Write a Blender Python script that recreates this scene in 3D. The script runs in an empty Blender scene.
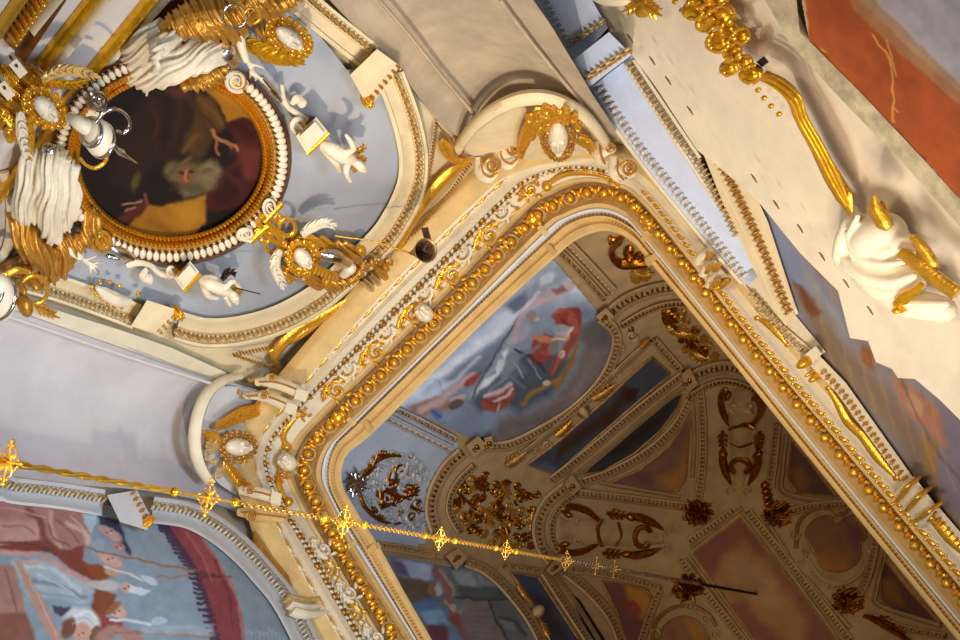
import bpy, math, random
import numpy as np
from mathutils import Vector, Matrix
random.seed(7); rng = np.random.default_rng(7)
C = bpy.context.scene.collection
sc = bpy.context.scene
PI = math.pi
# ------------------------------------------------------------------ camera
CAM = np.array([0.0, 0.0, 1.6]); FPX = 1200.0
RM = np.array([[.73432957, .55820891, .38621612], [-.66250934, .71327157, .22874668], [-.14778854, -.42384724, .89359502]])
_u, _s, _v = np.linalg.svd(RM); RM = _u @ _v            # rows: image right, image down, viewing direction
cd = bpy.data.cameras.new('camera'); cam = bpy.data.objects.new('camera', cd); C.objects.link(cam)
cd.sensor_fit = 'HORIZONTAL'; cd.sensor_width = 36.0; cd.lens = 36.0 * FPX / 960.0; cd.clip_end = 200
mw = Matrix.Identity(4)
for i in range(3):
    mw[i][0] = RM[0][i]; mw[i][1] = -RM[1][i]; mw[i][2] = -RM[2][i]; mw[i][3] = CAM[i]
cam.matrix_world = mw
sc.camera = cam
# ------------------------------------------------------------------ world, lamps, exposure
w = bpy.data.worlds.new('world'); sc.world = w; w.use_nodes = True
w.node_tree.nodes['Background'].inputs[0].default_value = (0.80, 0.80, 0.86, 1)
w.node_tree.nodes['Background'].inputs[1].default_value = 0.30
def area(name, loc, target, size, power, col, spread=PI):
    d = bpy.data.lights.new(name, 'AREA'); d.energy = power; d.color = col; d.shape = 'DISK'; d.size = size; d.spread = spread
    o = bpy.data.objects.new(name, d); C.objects.link(o); o.location = loc
    o.rotation_euler = (Vector(target) - Vector(loc)).to_track_quat('-Z', 'Y').to_euler()
    return o
WARM = (1.0, .81, .56); COOL = (.52, .72, 1.0)
area('nave_floodlight', (-2.7, 1.3, 4.8), (-.9, -4.6, 8.2), .16, 112, WARM, 1.25)
area('choir_floodlight', (-.9, .9, 5.6), (-.4, -4.2, 9.2), .4, 36, WARM, 1.4)
area('arch_floodlight', (-1.6, .8, 6.2), (1.4, -1.8, 7.9), 1.1, 56, (1, .89, .75), 1.6)
area('daylight_window', (-2.2, 5.8, 4.6), (-2.2, -4.2, 7.6), 2.4, 105, COOL, 1.5)
area('cool_side_fill', (-3.3, 1.6, 5.0), (.6, -3.8, 8.0), 1.2, 42, COOL, 1.3)  # added cool fill to brighten the right pier panel, no window behind it
area('cool_wall_fill', (.9, .5, 4.4), (-3.6, -3.2, 7.8), 1.2, 185, COOL, 1.4)  # invented cool source, put in to light the left fresco wall
area('low_warm_fill', (-1.7, -1.4, 1.2), (-1.7, -1.7, 15), .8, 115, (1, .84, .62), 1.2)  # unseen warm fill added below to lift the dim vault
sc.view_settings.view_transform = 'Standard'; sc.view_settings.look = 'None'
sc.view_settings.exposure = -1.2; sc.view_settings.gamma = 1.0; sc.view_settings.use_curve_mapping = False

# ------------------------------------------------------------------ materials
def lin(c):
    c = np.asarray(c, float) / 255.0
    return np.where(c <= .04045, c / 12.92, ((c + .055) / 1.055) ** 2.4)
def mat(name, rgb, rough=.7, metal=0.0, var=.12, scale=6.0, bump=.0, bscale=40.0, rgb2=None, spec=.3):
    m = bpy.data.materials.new(name); m.use_nodes = True; nt = m.node_tree; b = nt.nodes['Principled BSDF']
    b.inputs['Roughness'].default_value = rough; b.inputs['Metallic'].default_value = metal
    b.inputs['Specular IOR Level'].default_value = spec
    tc = nt.nodes.new('ShaderNodeTexCoord'); nz = nt.nodes.new('ShaderNodeTexNoise')
    nz.inputs['Scale'].default_value = scale; nz.inputs['Detail'].default_value = 6; nz.inputs['Roughness'].default_value = .62
    nt.links.new(tc.outputs['Object'], nz.inputs['Vector'])
    rp = nt.nodes.new('ShaderNodeValToRGB'); c1 = lin(rgb); c2 = lin(rgb2) if rgb2 else c1 * (1 - 2.2 * var)
    rp.color_ramp.elements[0].position = .34; rp.color_ramp.elements[0].color = (*c2, 1)
    rp.color_ramp.elements[1].position = .62; rp.color_ramp.elements[1].color = (*c1, 1)
    nt.links.new(nz.outputs['Fac'], rp.inputs['Fac']); nt.links.new(rp.outputs['Color'], b.inputs['Base Color'])
    if bump:
        n2 = nt.nodes.new('ShaderNodeTexNoise'); n2.inputs['Scale'].default_value = bscale; n2.inputs['Detail'].default_value = 4
        nt.links.new(tc.outputs['Object'], n2.inputs['Vector'])
        bp = nt.nodes.new('ShaderNodeBump'); bp.inputs['Strength'].default_value = bump; bp.inputs['Distance'].default_value = .02
        nt.links.new(n2.outputs['Fac'], bp.inputs['Height']); nt.links.new(bp.outputs['Normal'], b.inputs['Normal'])
    return m
def paint_mat(name):
    m = bpy.data.materials.new(name); m.use_nodes = True; nt = m.node_tree; b = nt.nodes['Principled BSDF']
    b.inputs['Roughness'].default_value = .75; b.inputs['Specular IOR Level'].default_value = .2
    a = nt.nodes.new('ShaderNodeVertexColor'); a.layer_name = 'Paint'
    nt.links.new(a.outputs['Color'], b.inputs['Base Color'])
    return m
CREAM = mat('cream_plaster', (226, 204, 160), .75, 0, .07, 5, .12, 30)
IVORY = mat('ivory_plaster', (222, 206, 174), .6, 0, .05, 7, .05, 40)
WHITE = mat('white_stucco', (222, 206, 176), .45, 0, .05, 8, .05, 30, spec=.5)
TAN = mat('tan_plaster', (210, 174, 112), .7, 0, .08, 6, .06, 30)
OLDWHITE = mat('weathered_plaster', (204, 194, 190), .8, 0, .06, 2.6, .2, 14)
BUFF = mat('buff_plaster', (188, 168, 140), .8, 0, .12, 3.2, .2, 14)
GREYBLUE = mat('grey_blue_paint', (166, 167, 170), .8, 0, .05, 3, .04, 20)
PALE = mat('pale_grey_plaster', (206, 203, 198), .7, 0, .04, 5)
GOLD = mat('gilding', (240, 178, 56), .3, .7, .1, 26, .25, 60)
OLDGOLD = mat('old_gilding', (206, 148, 58), .38, .6, .12, 22, .25, 50)
BRIGHTGOLD = mat('bright_gilding', (252, 190, 40), .26, .72, .12, 20, .15, 40)
SILVER = mat('silver_gilding', (214, 206, 196), .22, 1, .1, 14, .1, 30)
BROWN = mat('brown_glaze', (120, 72, 24), .4, .4, .2, 12)
VAULT = mat('vault_plaster', (186, 154, 108), .75, 0, .10, 5, .1, 30)
VAULTG = mat('vault_grey_plaster', (190, 184, 176), .75, 0, .08, 5)
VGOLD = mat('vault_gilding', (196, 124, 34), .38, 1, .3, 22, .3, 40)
DARK = mat('dark_recess', (34, 26, 20), .8)
IRON = mat('dark_iron', (60, 48, 38), .4, .8)
PM = paint_mat('fresco_paint')

# ------------------------------------------------------------------ pixels of the photo to points on real surfaces
def ray(x, y):
    return RM.T @ np.array([(x - 480) / FPX, (y - 320) / FPX, 1.0])
def rays(x, y):
    x = np.asarray(x, float); y = np.asarray(y, float)
    return np.stack([(x - 480) / FPX, (y - 320) / FPX, np.ones_like(x)], -1) @ RM
class Surf:
    def at(s, x, y, off=0.0):
        d = ray(x, y); P, n = s.hit(d)
        if off:
            dn = np.linalg.norm(d); c = max(abs(d @ n) / dn, .42)
            P = P - d / dn * (off / c)
        return P
    def frame(s, x, y, off=0.0):
        d = ray(x, y); P0, n = s.hit(d); P = s.at(x, y, off)
        Jx = (s.at(x + 1, y, off) - s.at(x - 1, y, off)) / 2; Jy = (s.at(x, y + 1, off) - s.at(x, y - 1, off)) / 2
        return P, Jx, Jy, n
class Plane(Surf):
    def __init__(s, p, n):
        s.p = np.array(p, float); s.n = np.array(n, float); s.n /= np.linalg.norm(s.n)
    def hit(s, d):
        t = ((s.p - CAM) @ s.n) / (d @ s.n); return CAM + d * t, s.n
    def many(s, x, y):
        D = rays(x, y); t = ((s.p - CAM) @ s.n) / (D @ s.n); return CAM + D * t[..., None], np.broadcast_to(s.n, D.shape)
class Dome(Surf):
    cx, cy, a, b, n, z0, H, m, k = -1.67, -1.71, 1.80, 2.46, 4.5, 10.12, 4.9, 3.0, 1.7
    def Fv(s, P):
        g = (np.abs((P[..., 0] - s.cx) / s.a) ** s.n + np.abs((P[..., 1] - s.cy) / s.b) ** s.n) ** (1 / s.n)
        return g ** s.m + (np.maximum(P[..., 2] - s.z0, 0) / s.H) ** s.k - 1
    def many(s, x, y):
        D = rays(x, y); lo = (9.0 - CAM[2]) / D[..., 2]; hi = (15.4 - CAM[2]) / D[..., 2]
        for i in range(34):
            mid = (lo + hi) / 2; f = s.Fv(CAM + D * mid[..., None]); lo = np.where(f < 0, mid, lo); hi = np.where(f < 0, hi, mid)
        P = CAM + D * hi[..., None]; e = 1e-3; N = np.zeros_like(P)
        for i in range(3):
            v = np.zeros(3); v[i] = e; N[..., i] = s.Fv(P - v) - s.Fv(P + v)
        N[..., 2] -= 1e-6
        N /= np.linalg.norm(N, axis=-1, keepdims=True)
        return P, N
    def F(s, x, y, z):
        g = (abs((x - s.cx) / s.a) ** s.n + abs((y - s.cy) / s.b) ** s.n) ** (1 / s.n)
        return g ** s.m + (max(z - s.z0, 0) / s.H) ** s.k - 1
    def hit(s, d):
        d0, d1, d2 = (float(q) for q in d); z = CAM[2]
        lo = (9.0 - z) / d2; hi = (15.4 - z) / d2
        for i in range(24):
            t = (lo + hi) / 2
            if s.F(d0 * t, d1 * t, z + d2 * t) < 0: lo = t
            else: hi = t
        x, y, zz = d0 * hi, d1 * hi, z + d2 * hi; e = 1e-3
        n = np.array([s.F(x - e, y, zz) - s.F(x + e, y, zz), s.F(x, y - e, zz) - s.F(x, y + e, zz), s.F(x, y, zz - e) - s.F(x, y, zz + e) - 1e-6])
        return np.array([x, y, zz]), n / np.linalg.norm(n)
SM = Plane((0, -4.62, 0), (0, 1, 0))                    # back wall with the round picture
SF = Plane((-3.66, 0, 0), (1, 0, 0))                    # left wall with the banner fresco
SR = Plane((.25, 0, 9.35), (-.866, 0, -.5))            # soffit of the side arch
SB = Plane((-.02, 0, 9.1), (-.82, 0, -.57))             # the nearer arch band
SD = Dome()
SNA = Plane(SM.at(437, 122), (-.62, .78, 0))
SNB = Plane(SM.at(150, 345), (.72, .69, 0))
def SZ(h): return Plane((0, 0, h), (0, 0, -1))

def cr(pts, n=6, closed=False):
    """smooth curve through the points (any dimension)"""
    P = np.asarray(pts, float)
    if len(P) == 2: return np.array([P[0] + (P[1] - P[0]) * t for t in np.linspace(0, 1, n + 1)])
    Q = np.vstack([P[-1], P, P[0], P[1]]) if closed else np.vstack([2 * P[0] - P[1], P, 2 * P[-1] - P[-2]])
    out = []
    m = len(P) if closed else len(P) - 1
    for i in range(m):
        a, b, c, d = Q[i], Q[i + 1], Q[i + 2], Q[i + 3]
        for t in np.linspace(0, 1, n, endpoint=False):
            out.append(.5 * (2 * b + (c - a) * t + (2 * a - 5 * b + 4 * c - d) * t * t + (3 * b - a - 3 * c + d) * t ** 3))
    if not closed: out.append(P[-1])
    return np.array(out)
def lin_pts(pts, step):
    """polyline resampled at equal steps"""
    P = np.asarray(pts, float); L = np.r_[0, np.cumsum(np.linalg.norm(np.diff(P, axis=0), axis=1))]
    n = max(int(round(L[-1] / step)), 1); t = np.linspace(0, L[-1], n + 1)
    return np.stack([np.interp(t, L, P[:, k]) for k in range(P.shape[1])], -1)
def spiral(cx, cy, r0, r1, a0, turns, n=22):
    return [(cx + (r0 + (r1 - r0) * t) * math.cos(a0 + turns * 2 * PI * t), cy + (r0 + (r1 - r0) * t) * math.sin(a0 + turns * 2 * PI * t)) for t in np.linspace(0, 1, n)]
def inpoly(X, Y, poly):
    ins = np.zeros(X.shape, bool); n = len(poly)
    for i in range(n):
        x0, y0 = poly[i]; x1, y1 = poly[(i + 1) % n]
        if y0 == y1: continue
        c = ((y0 > Y) != (y1 > Y)) & (X < (x1 - x0) * (Y - y0) / (y1 - y0) + x0); ins ^= c
    return ins
def segdist(X, Y, pts, closed=False):
    D = np.full(X.shape, 1e9); n = len(pts)
    for i in range(n if closed else n - 1):
        x0, y0 = pts[i]; x1, y1 = pts[(i + 1) % n]; dx, dy = x1 - x0, y1 - y0
        t = np.clip(((X - x0) * dx + (Y - y0) * dy) / (dx * dx + dy * dy + 1e-9), 0, 1)
        D = np.minimum(D, np.hypot(X - x0 - t * dx, Y - y0 - t * dy))
    return D

# ------------------------------------------------------------------ objects
WL = {}
def finish(o, label=None, cat=None, group=None, kind=None):
    if label: o['label'] = label
    if cat: o['category'] = cat
    if group: o['group'] = group
    if kind: o['kind'] = kind
    return o
def thing(name, label, cat, loc, group=None):
    o = bpy.data.objects.new(name, None); C.objects.link(o); o.location = Vector([float(q) for q in loc]); o.empty_display_size = .1
    WL[o.name] = np.array(loc, float)
    return finish(o, label, cat, group)
class MB:
    def __init__(s): s.v = []; s.f = []; s.m = []
    def add(s, v, f, m=0):
        k = len(s.v); s.v.extend(np.asarray(v, float).tolist()); s.f.extend([tuple(i + k for i in q) for q in f]); s.m.extend([m] * len(f)); return s
    def grid(s, G, m=0, wrap=False, caps=False):
        G = np.asarray(G, float); a, b = G.shape[:2]; F = []
        for i in range(a - 1):
            for j in range(b if wrap else b - 1):
                j2 = (j + 1) % b; F.append((i * b + j, i * b + j2, (i + 1) * b + j2, (i + 1) * b + j))
        if caps and wrap:
            F.append(tuple(range(b - 1, -1, -1))); F.append(tuple((a - 1) * b + j for j in range(b)))
        return s.add(G.reshape(-1, 3), F, m)
    def ell(s, P, A, B, N, m=0, nu=10, nv=6):
        P = np.asarray(P, float); V = [P + N]; F = []
        for i in range(1, nv):
            ph = PI * i / nv
            for j in range(nu):
                th = 2 * PI * j / nu; V.append(P + N * math.cos(ph) + (A * math.cos(th) + B * math.sin(th)) * math.sin(ph))
        V.append(P - N)
        for j in range(nu):
            F.append((0, 1 + j, 1 + (j + 1) % nu)); e = len(V) - 1; b = 1 + (nv - 2) * nu; F.append((e, b + (j + 1) % nu, b + j))
        for i in range(nv - 2):
            for j in range(nu):
                a = 1 + i * nu; F.append((a + j, a + nu + j, a + nu + (j + 1) % nu, a + (j + 1) % nu))
        return s.add(V, F, m)
    def box(s, P, A, B, N, m=0, top=1.0):
        P = np.asarray(P, float)
        V = [P + N * (z) + (A * x + B * y) * (top if z > 0 else 1) for z in (-1, 1) for x, y in ((-1, -1), (1, -1), (1, 1), (-1, 1))]
        return s.add(V, [(3, 2, 1, 0), (4, 5, 6, 7), (0, 1, 5, 4), (1, 2, 6, 5), (2, 3, 7, 6), (3, 0, 4, 7)], m)
    def tube(s, P, r, m=0, seg=8):
        P = np.asarray(P, float); n = len(P); r = np.broadcast_to(r, (n,)); T = np.gradient(P, axis=0); T /= np.linalg.norm(T, axis=1, keepdims=True) + 1e-12
        u = np.cross(T[0], [0.31, .2, .93]); u /= np.linalg.norm(u); G = []
        for i in range(n):
            u = u - T[i] * (u @ T[i]); u /= np.linalg.norm(u); v = np.cross(T[i], u)
            G.append([P[i] + r[i] * (u * math.cos(a) + v * math.sin(a)) for a in np.linspace(0, 2 * PI, seg, endpoint=False)])
        return s.grid(G, m, True, True)
    # --- shapes laid out on a surface
    def swp(s, S, pts, w, h=None, base=0.0, m=0, n=5, seg=8, flat=.8):
        pts = np.asarray(pts, float); k = len(pts); P = cr(pts, n if k < 14 else 1) if k > 2 else cr(pts, 2 * n)
        w = np.atleast_1d(np.array(w, float)); w = np.interp(np.linspace(0, 1, len(P)), np.linspace(0, 1, len(w)), w) if len(w) > 1 else np.full(len(P), w[0]); T = np.gradient(P, axis=0); T /= np.linalg.norm(T, axis=1, keepdims=True) + 1e-9; G = []
        for i, (x, y) in enumerate(P):
            Cc, Jx, Jy, nn = S.frame(x, y, base); L = (-T[i, 1] * Jx + T[i, 0] * Jy) * w[i]; H = nn * (np.linalg.norm(L) * flat if h is None else h * (w[i] / max(w.max(), 1e-6)) ** .5)
            G.append([Cc + L * math.cos(a) + H * math.sin(a) for a in np.linspace(0, 2 * PI, seg, endpoint=False)])
        return s.grid(G, m, True, True)
    def blob(s, S, x, y, rx, ry=None, rot=0, h=None, base=0.0, m=0, nu=10, nv=6):
        ry = ry or rx; Cc, Jx, Jy, n = S.frame(x, y, base); c, q = math.cos(rot), math.sin(rot)
        A = (Jx * c + Jy * q) * rx; B = (-Jx * q + Jy * c) * ry
        return s.ell(Cc, A, B, n * (h or .8 * min(np.linalg.norm(A), np.linalg.norm(B))), m, nu, nv)
    def blk(s, S, x, y, rx, ry, rot, h, base=0.0, m=0, top=1.0):
        Cc, Jx, Jy, n = S.frame(x, y, base); c, q = math.cos(rot), math.sin(rot)
        return s.box(Cc + n * h / 2, (Jx * c + Jy * q) * rx, (-Jx * q + Jy * c) * ry, n * h / 2, m, top)
    def panel(s, S, poly, h=.04, base=0.0, m=0, bevel=0):
        """polygon with real thickness standing on the surface"""
        poly = np.asarray(poly, float); n = len(poly)
        V = [S.at(x, y, base - .03) for x, y in poly] + [S.at(x, y, base + h) for x, y in poly]
        F = [(i, (i + 1) % n, n + (i + 1) % n, n + i) for i in range(n)]
        from mathutils.geometry import tessellate_polygon
        tr = tessellate_polygon([[Vector((x, y, 0)) for x, y in poly]])
        F += [tuple(n + i for i in t) for t in tr]
        return s.add(V, F, m)
    def band(s, S, A, B, prof, base=0.0, m=0, n=6):
        """moulding between two edges; prof = [(u, height), ...] from edge A to edge B"""
        A = cr(A, n); B = cr(B, n); k = max(len(A), len(B)); t = np.linspace(0, 1, k)
        A = np.stack([np.interp(t, np.linspace(0, 1, len(A)), A[:, i]) for i in (0, 1)], -1); B = np.stack([np.interp(t, np.linspace(0, 1, len(B)), B[:, i]) for i in (0, 1)], -1)
        return s.grid([[S.at(*(a + (b - a) * u), base + h) for u, h in prof] for a, b in zip(A, B)], m)
    def row(s, S, pts, step, rx, ry, base=.0, m=0, h=None, tilt=0.0, kind='blob', n=6, alt=0):
        P = lin_pts(cr(pts, n), step); T = np.gradient(P, axis=0)
        for i, (x, y) in enumerate(P):
            a = math.atan2(T[i, 1], T[i, 0]) + tilt * (1 if not alt or i % 2 else -1)
            if kind == 'blob': s.blob(S, x, y, rx, ry, a, h, base, m, 8, 4)
            else: s.blk(S, x, y, rx, ry, a, h or .02, base, m)
        return s
    def build(s, name, mats, parent=None, smooth=True, remesh=0, kind=None, angle=45, sm=2):
        if not isinstance(mats, (list, tuple)): mats = [mats]
        V = np.array(s.v); o0 = WL[parent.name] if parent is not None else V.mean(0)
        me = bpy.data.meshes.new(name); me.from_pydata((V - o0).tolist(), [], s.f); me.update()
        for q in mats: me.materials.append(q)
        if len(mats) > 1: me.polygons.foreach_set('material_index', s.m)
        import bmesh
        b = bmesh.new(); b.from_mesh(me); bmesh.ops.recalc_face_normals(b, faces=b.faces); b.to_mesh(me); b.free()
        o = bpy.data.objects.new(name, me); C.objects.link(o)
        if parent is not None: o.parent = parent
        else: o.location = Vector(o0.tolist())
        WL[o.name] = o0
        if remesh:
            r = o.modifiers.new('r', 'REMESH'); r.mode = 'VOXEL'; r.voxel_size = remesh
            q = o.modifiers.new('s', 'SMOOTH'); q.iterations = sm; q.factor = .5
            dg = bpy.context.evaluated_depsgraph_get(); m2 = bpy.data.meshes.new_from_object(o.evaluated_get(dg)); o.modifiers.clear(); o.data = m2; me = m2
        if smooth:
            me.polygons.foreach_set('use_smooth', [True] * len(me.polygons))
            if not remesh: me.set_sharp_from_angle(angle=math.radians(angle))
        if kind: o['kind'] = kind
        return o
class Paint:
    """a painted picture: colours laid on a fine grid of its own flat panel"""
    def __init__(s, x0, y0, x1, y1, base, res=1.0):
        s.x = np.arange(x0, x1 + res, res); s.y = np.arange(y0, y1 + res, res); s.X0, s.Y0 = np.meshgrid(s.x, s.y); s.X = s.X0 + 2.6 * s.fbm(9) + 1.2 * s.fbm(3.2); s.Y = s.Y0 + 2.6 * s.fbm(9) + 1.2 * s.fbm(3.2); s.c = np.zeros(s.X.shape + (3,)) + np.array(base, float)
    def fbm(s, scale):
        T = rng.random((257, 257)); u = (s.X0 / scale + 40) % 256; v = (s.Y0 / scale + 40) % 256; i = u.astype(int); j = v.astype(int); fu = u - i; fv = v - j; fu = fu * fu * (3 - 2 * fu); fv = fv * fv * (3 - 2 * fv)
        return (T[j, i] * (1 - fu) + T[j, i + 1] * fu) * (1 - fv) + (T[j + 1, i] * (1 - fu) + T[j + 1, i + 1] * fu) * fv - .5
    def mix(s, A, col): s.c = s.c * (1 - A[..., None]) + np.array(col, float) * A[..., None]; return s
    def poly(s, pts, col, soft=1.5, a=1.0, sm=False):
        if sm: pts = cr(pts, 4, True)
        sd = segdist(s.X, s.Y, pts, True); sd = np.where(inpoly(s.X, s.Y, pts), sd, -sd); return s.mix(np.clip(.5 + sd / soft, 0, 1) * a, col)
    def line(s, pts, w, col, soft=1.2, a=1.0, sm=True):
        if sm and len(pts) > 2: pts = cr(pts, 4)
        return s.mix(np.clip(.5 + (w - segdist(s.X, s.Y, pts)) / soft, 0, 1) * a, col)
    def ell(s, cx, cy, rx, ry, rot, col, soft=.35, a=1.0):
        c, q = math.cos(rot), math.sin(rot); u = ((s.X - cx) * c + (s.Y - cy) * q) / rx; v = (-(s.X - cx) * q + (s.Y - cy) * c) / ry
        return s.mix(np.clip(.5 + (1 - np.hypot(u, v)) / soft, 0, 1) * a, col)
    def noise(s, amp, scale, asp=1.0, ang=0.0):
        c, q = math.cos(ang), math.sin(ang); U = (s.X * c + s.Y * q) / scale / asp; W = (-s.X * q + s.Y * c) / scale; N = 0
        for o in range(4):
            f = 2 ** o; T = rng.random((257, 257)); u = (U * f + 50) % 256; v = (W * f + 50) % 256; i = u.astype(int); j = v.astype(int); fu = u - i; fv = v - j; fu = fu * fu * (3 - 2 * fu); fv = fv * fv * (3 - 2 * fv)
            N = N + ((T[j, i] * (1 - fu) + T[j, i + 1] * fu) * (1 - fv) + (T[j + 1, i] * (1 - fu) + T[j + 1, i + 1] * fu) * fv - .5) / f ** .8
        s.c = s.c * (1 + amp * N[..., None]); return s
    def mesh(s, S, outline, name, gain=1.0, off=.012, parent=None, m=None, bulge=None):
        keep = inpoly((s.X0[:-1, :-1] + s.X0[1:, 1:]) / 2, (s.Y0[:-1, :-1] + s.Y0[1:, 1:]) / 2, outline)
        P, N = S.many(s.X0, s.Y0); D = P - CAM; dn = np.linalg.norm(D, axis=-1, keepdims=True); cc = np.maximum(np.abs((D * N).sum(-1, keepdims=True)) / dn, .42); P = P - D / dn * (off / cc)
        ny, nx = s.X.shape; idx = np.arange(ny * nx).reshape(ny, nx); q = np.stack([idx[:-1, :-1], idx[:-1, 1:], idx[1:, 1:], idx[1:, :-1]], -1)[keep]
        used = np.unique(q); rm = np.full(ny * nx, -1); rm[used] = np.arange(len(used)); q = rm[q]; V = P.reshape(-1, 3)[used]
        o0 = WL[parent.name] if parent is not None else V.mean(0)
        me = bpy.data.meshes.new(name); me.from_pydata((V - o0).tolist(), [], q.tolist()); me.update()
        col = np.clip(lin(np.clip(s.c, 0, 255)) * gain, 0, .92).reshape(-1, 3)[used]; a = me.color_attributes.new('Paint', 'FLOAT_COLOR', 'POINT')
        a.data.foreach_set('color', np.hstack([col, np.ones((len(col), 1))]).astype(np.float32).ravel())
        me.materials.append(m or PM); me.polygons.foreach_set('use_smooth', [True] * len(me.polygons))
        o = bpy.data.objects.new(name, me); C.objects.link(o)
        if parent is not None: o.parent = parent
        else: o.location = Vector(o0.tolist())
        WL[o.name] = o0
        return o
# ================================================================== THE SETTING
# ---- back wall: plain plaster, with a grey lunette field sunk behind its moulding
ARCH_IN = [(292, 0), (347, 70), (352, 76), (382, 92), (396, 125), (401, 150), (400, 185), (390, 220), (372, 247), (345, 272), (316, 292), (277, 313), (250, 321), (215, 325), (184, 322), (176, 316), (142, 301), (86, 280), (40, 262)]
ARCH_OUT = [(328, -2), (357, 30), (376, 48), (400, 72), (412, 90), (424, 120), (427, 158), (424, 188), (412, 216), (388, 244), (348, 284), (297, 319), (240, 343), (205, 348), (170, 344), (120, 320), (25, 297), (-20, 284)]
mb = MB(); mb.panel(SM, [(-300, 212), (-300, -300), (300, -120), (330, -60), (328, -2), (376, 48), (435, 118), (520, 148), (470, 215), (300, 385), (240, 400), (215, 372), (120, 332), (25, 300)], .0, -.05)
mb.build('wall_back', CREAM, kind='structure')
WB = bpy.data.objects['wall_back']
mb = MB(); mb.panel(SM, [(-300, 182), (-300, -280), (200, -120), (292, 0), (347, 70), (372, 66), (392, 98), (404, 125), (410, 155), (406, 190), (395, 222), (377, 250), (320, 295), (277, 318), (250, 326), (215, 330), (180, 326), (142, 306), (86, 284)], .012, 0)
mb.build('lunette_field', GREYBLUE, WB)
# ---- left wall and its fresco field
mb = MB(); mb.panel(SF, [(-320, 430), (-60, 462), (110, 486), (200, 497), (262, 522), (300, 580), (345, 660), (420, 820), (-320, 820)], 0, -.06)
mb.build('wall_left', IVORY, kind='structure')
WLF = bpy.data.objects['wall_left']
# ---- the two corner niches: hollow shafts between the walls
def niche(name, S, left, right, depth, m, label=None):
    A = cr(left, 5); B = cr(right, 5); k = max(len(A), len(B)); t = np.linspace(0, 1, k)
    A = np.stack([np.interp(t, np.linspace(0, 1, len(A)), A[:, i]) for i in (0, 1)], -1); B = np.stack([np.interp(t, np.linspace(0, 1, len(B)), B[:, i]) for i in (0, 1)], -1)
    G = [[S.at(*(a + (b - a) * u), -depth * math.sin(PI * u) ** .8 * (1 - max(0, (v_ - .62) / .38) ** 1.5)) for u in np.linspace(0, 1, 22)] for v_, a, b in zip(t, A, B)]
    return MB().grid(G).build(name, m, kind='structure')
niche('wall_back_right', SNA, [(300, -40), (328, -2), (357, 28), (378, 46), (398, 68), (435, 118), (474, 150), (500, 190)], [(505, -40), (533, 0), (550, 24), (567, 52), (578, 70), (596, 100), (622, 140), (640, 175)], .22, BUFF)
niche('wall_back_left', SNB, [(-240, 205), (-30, 292), (20, 308), (120, 344), (190, 372), (236, 384), (270, 394), (292, 406)], [(-240, 440), (-30, 470), (70, 484), (140, 490), (198, 500), (240, 512), (276, 528)], .30, OLDWHITE)
# flat strip between the back wall moulding and the left niche
mb = MB(); mb.panel(SM, [(-40, 290), (30, 302), (120, 330), (172, 348), (225, 372), (240, 388), (225, 386), (120, 347), (20, 312), (-40, 294), (-240, 240), (-240, 230)], .03, .01)
mb.build('trim_1', IVORY, kind='structure')
mb = MB(); mb.swp(SNB, [(-30, 306), (20, 320), (120, 354), (226, 388)], 1.6, None, .03); mb.build('trim_2', PALE, kind='structure')
for nm, S, pts, m in (('trim_3', SNA, [(376, -4), (410, 36), (445, 80), (474, 114)], BUFF), ('trim_4', SNA, [(500, 0), (530, 40), (572, 92), (604, 130)], BUFF)):
    MB().swp(S, pts, 1.7, None, -.06).build(nm, m, kind='structure')

# ---- the cornice round the opening of the lantern, in levels from the inner lip to the walls
ST = {0: [(513, 780), (432, 640), (405, 593), (380, 548), (357, 512), (342, 482), (347, 455), (376, 430), (480, 326), (552, 260), (580, 238), (608, 231), (632, 242), (652, 265), (720, 347), (827, 480), (955, 637), (1080, 790)],
      1: [(510, 790), (420, 640), (390, 590), (362, 545), (342, 511), (330, 480), (336, 448), (360, 421), (464, 320), (547, 241), (572, 221), (602, 215), (626, 224), (646, 244), (728, 345), (838, 480), (964, 632), (1090, 784)],
      2: [(496, 796), (397, 640), (364, 588), (338, 545), (318, 504), (306, 475), (315, 445), (341, 417), (440, 318), (532, 222), (560, 204), (592, 192), (622, 196), (648, 218), (745, 335), (853, 465), (977, 613), (1102, 762)],
      3: [(447, 790), (360, 640), (331, 590), (305, 545), (280, 508), (265, 470), (269, 442), (300, 404), (390, 317), (499, 203), (527, 178), (562, 165), (602, 168), (648, 190), (752, 325), (872, 466), (987, 600), (1112, 748)],
      4: [(434, 797), (341, 640), (310, 587), (283, 540), (266, 505), (252, 470), (257, 438), (289, 398), (382, 297), (487, 195), (515, 172), (560, 158), (602, 158), (652, 182), (760, 312), (885, 458), (1002, 592), (1126, 740)],
      5: [(411, 805), (318, 640), (287, 585), (262, 532), (256, 502), (244, 470), (247, 438), (278, 393), (372, 280), (468, 183), (503, 163), (555, 149), (604, 148), (660, 172), (775, 312), (898, 452), (1016, 586), (1140, 732)]}
ZL = {0: 10.0, 1: 10.03, 2: 9.92, 3: 9.66, 4: 9.5, 5: 9.35}
NS = 10
F3 = np.stack([cr([SZ(ZL[l]).at(*p) for p in ST[l]], NS) for l in range(6)], 1)      # stations x levels
def FP(s, v):
    """point of the cornice bed at station s (0-17) and level v (0-5)"""
    i = min(max(s * NS, 0), len(F3) - 1.001); a = int(i); f = i - a; R = F3[a] * (1 - f) + F3[a + 1] * f; b = min(int(v), 4); g = v - b
    return R[b] * (1 - g) + R[b + 1] * g
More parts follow.
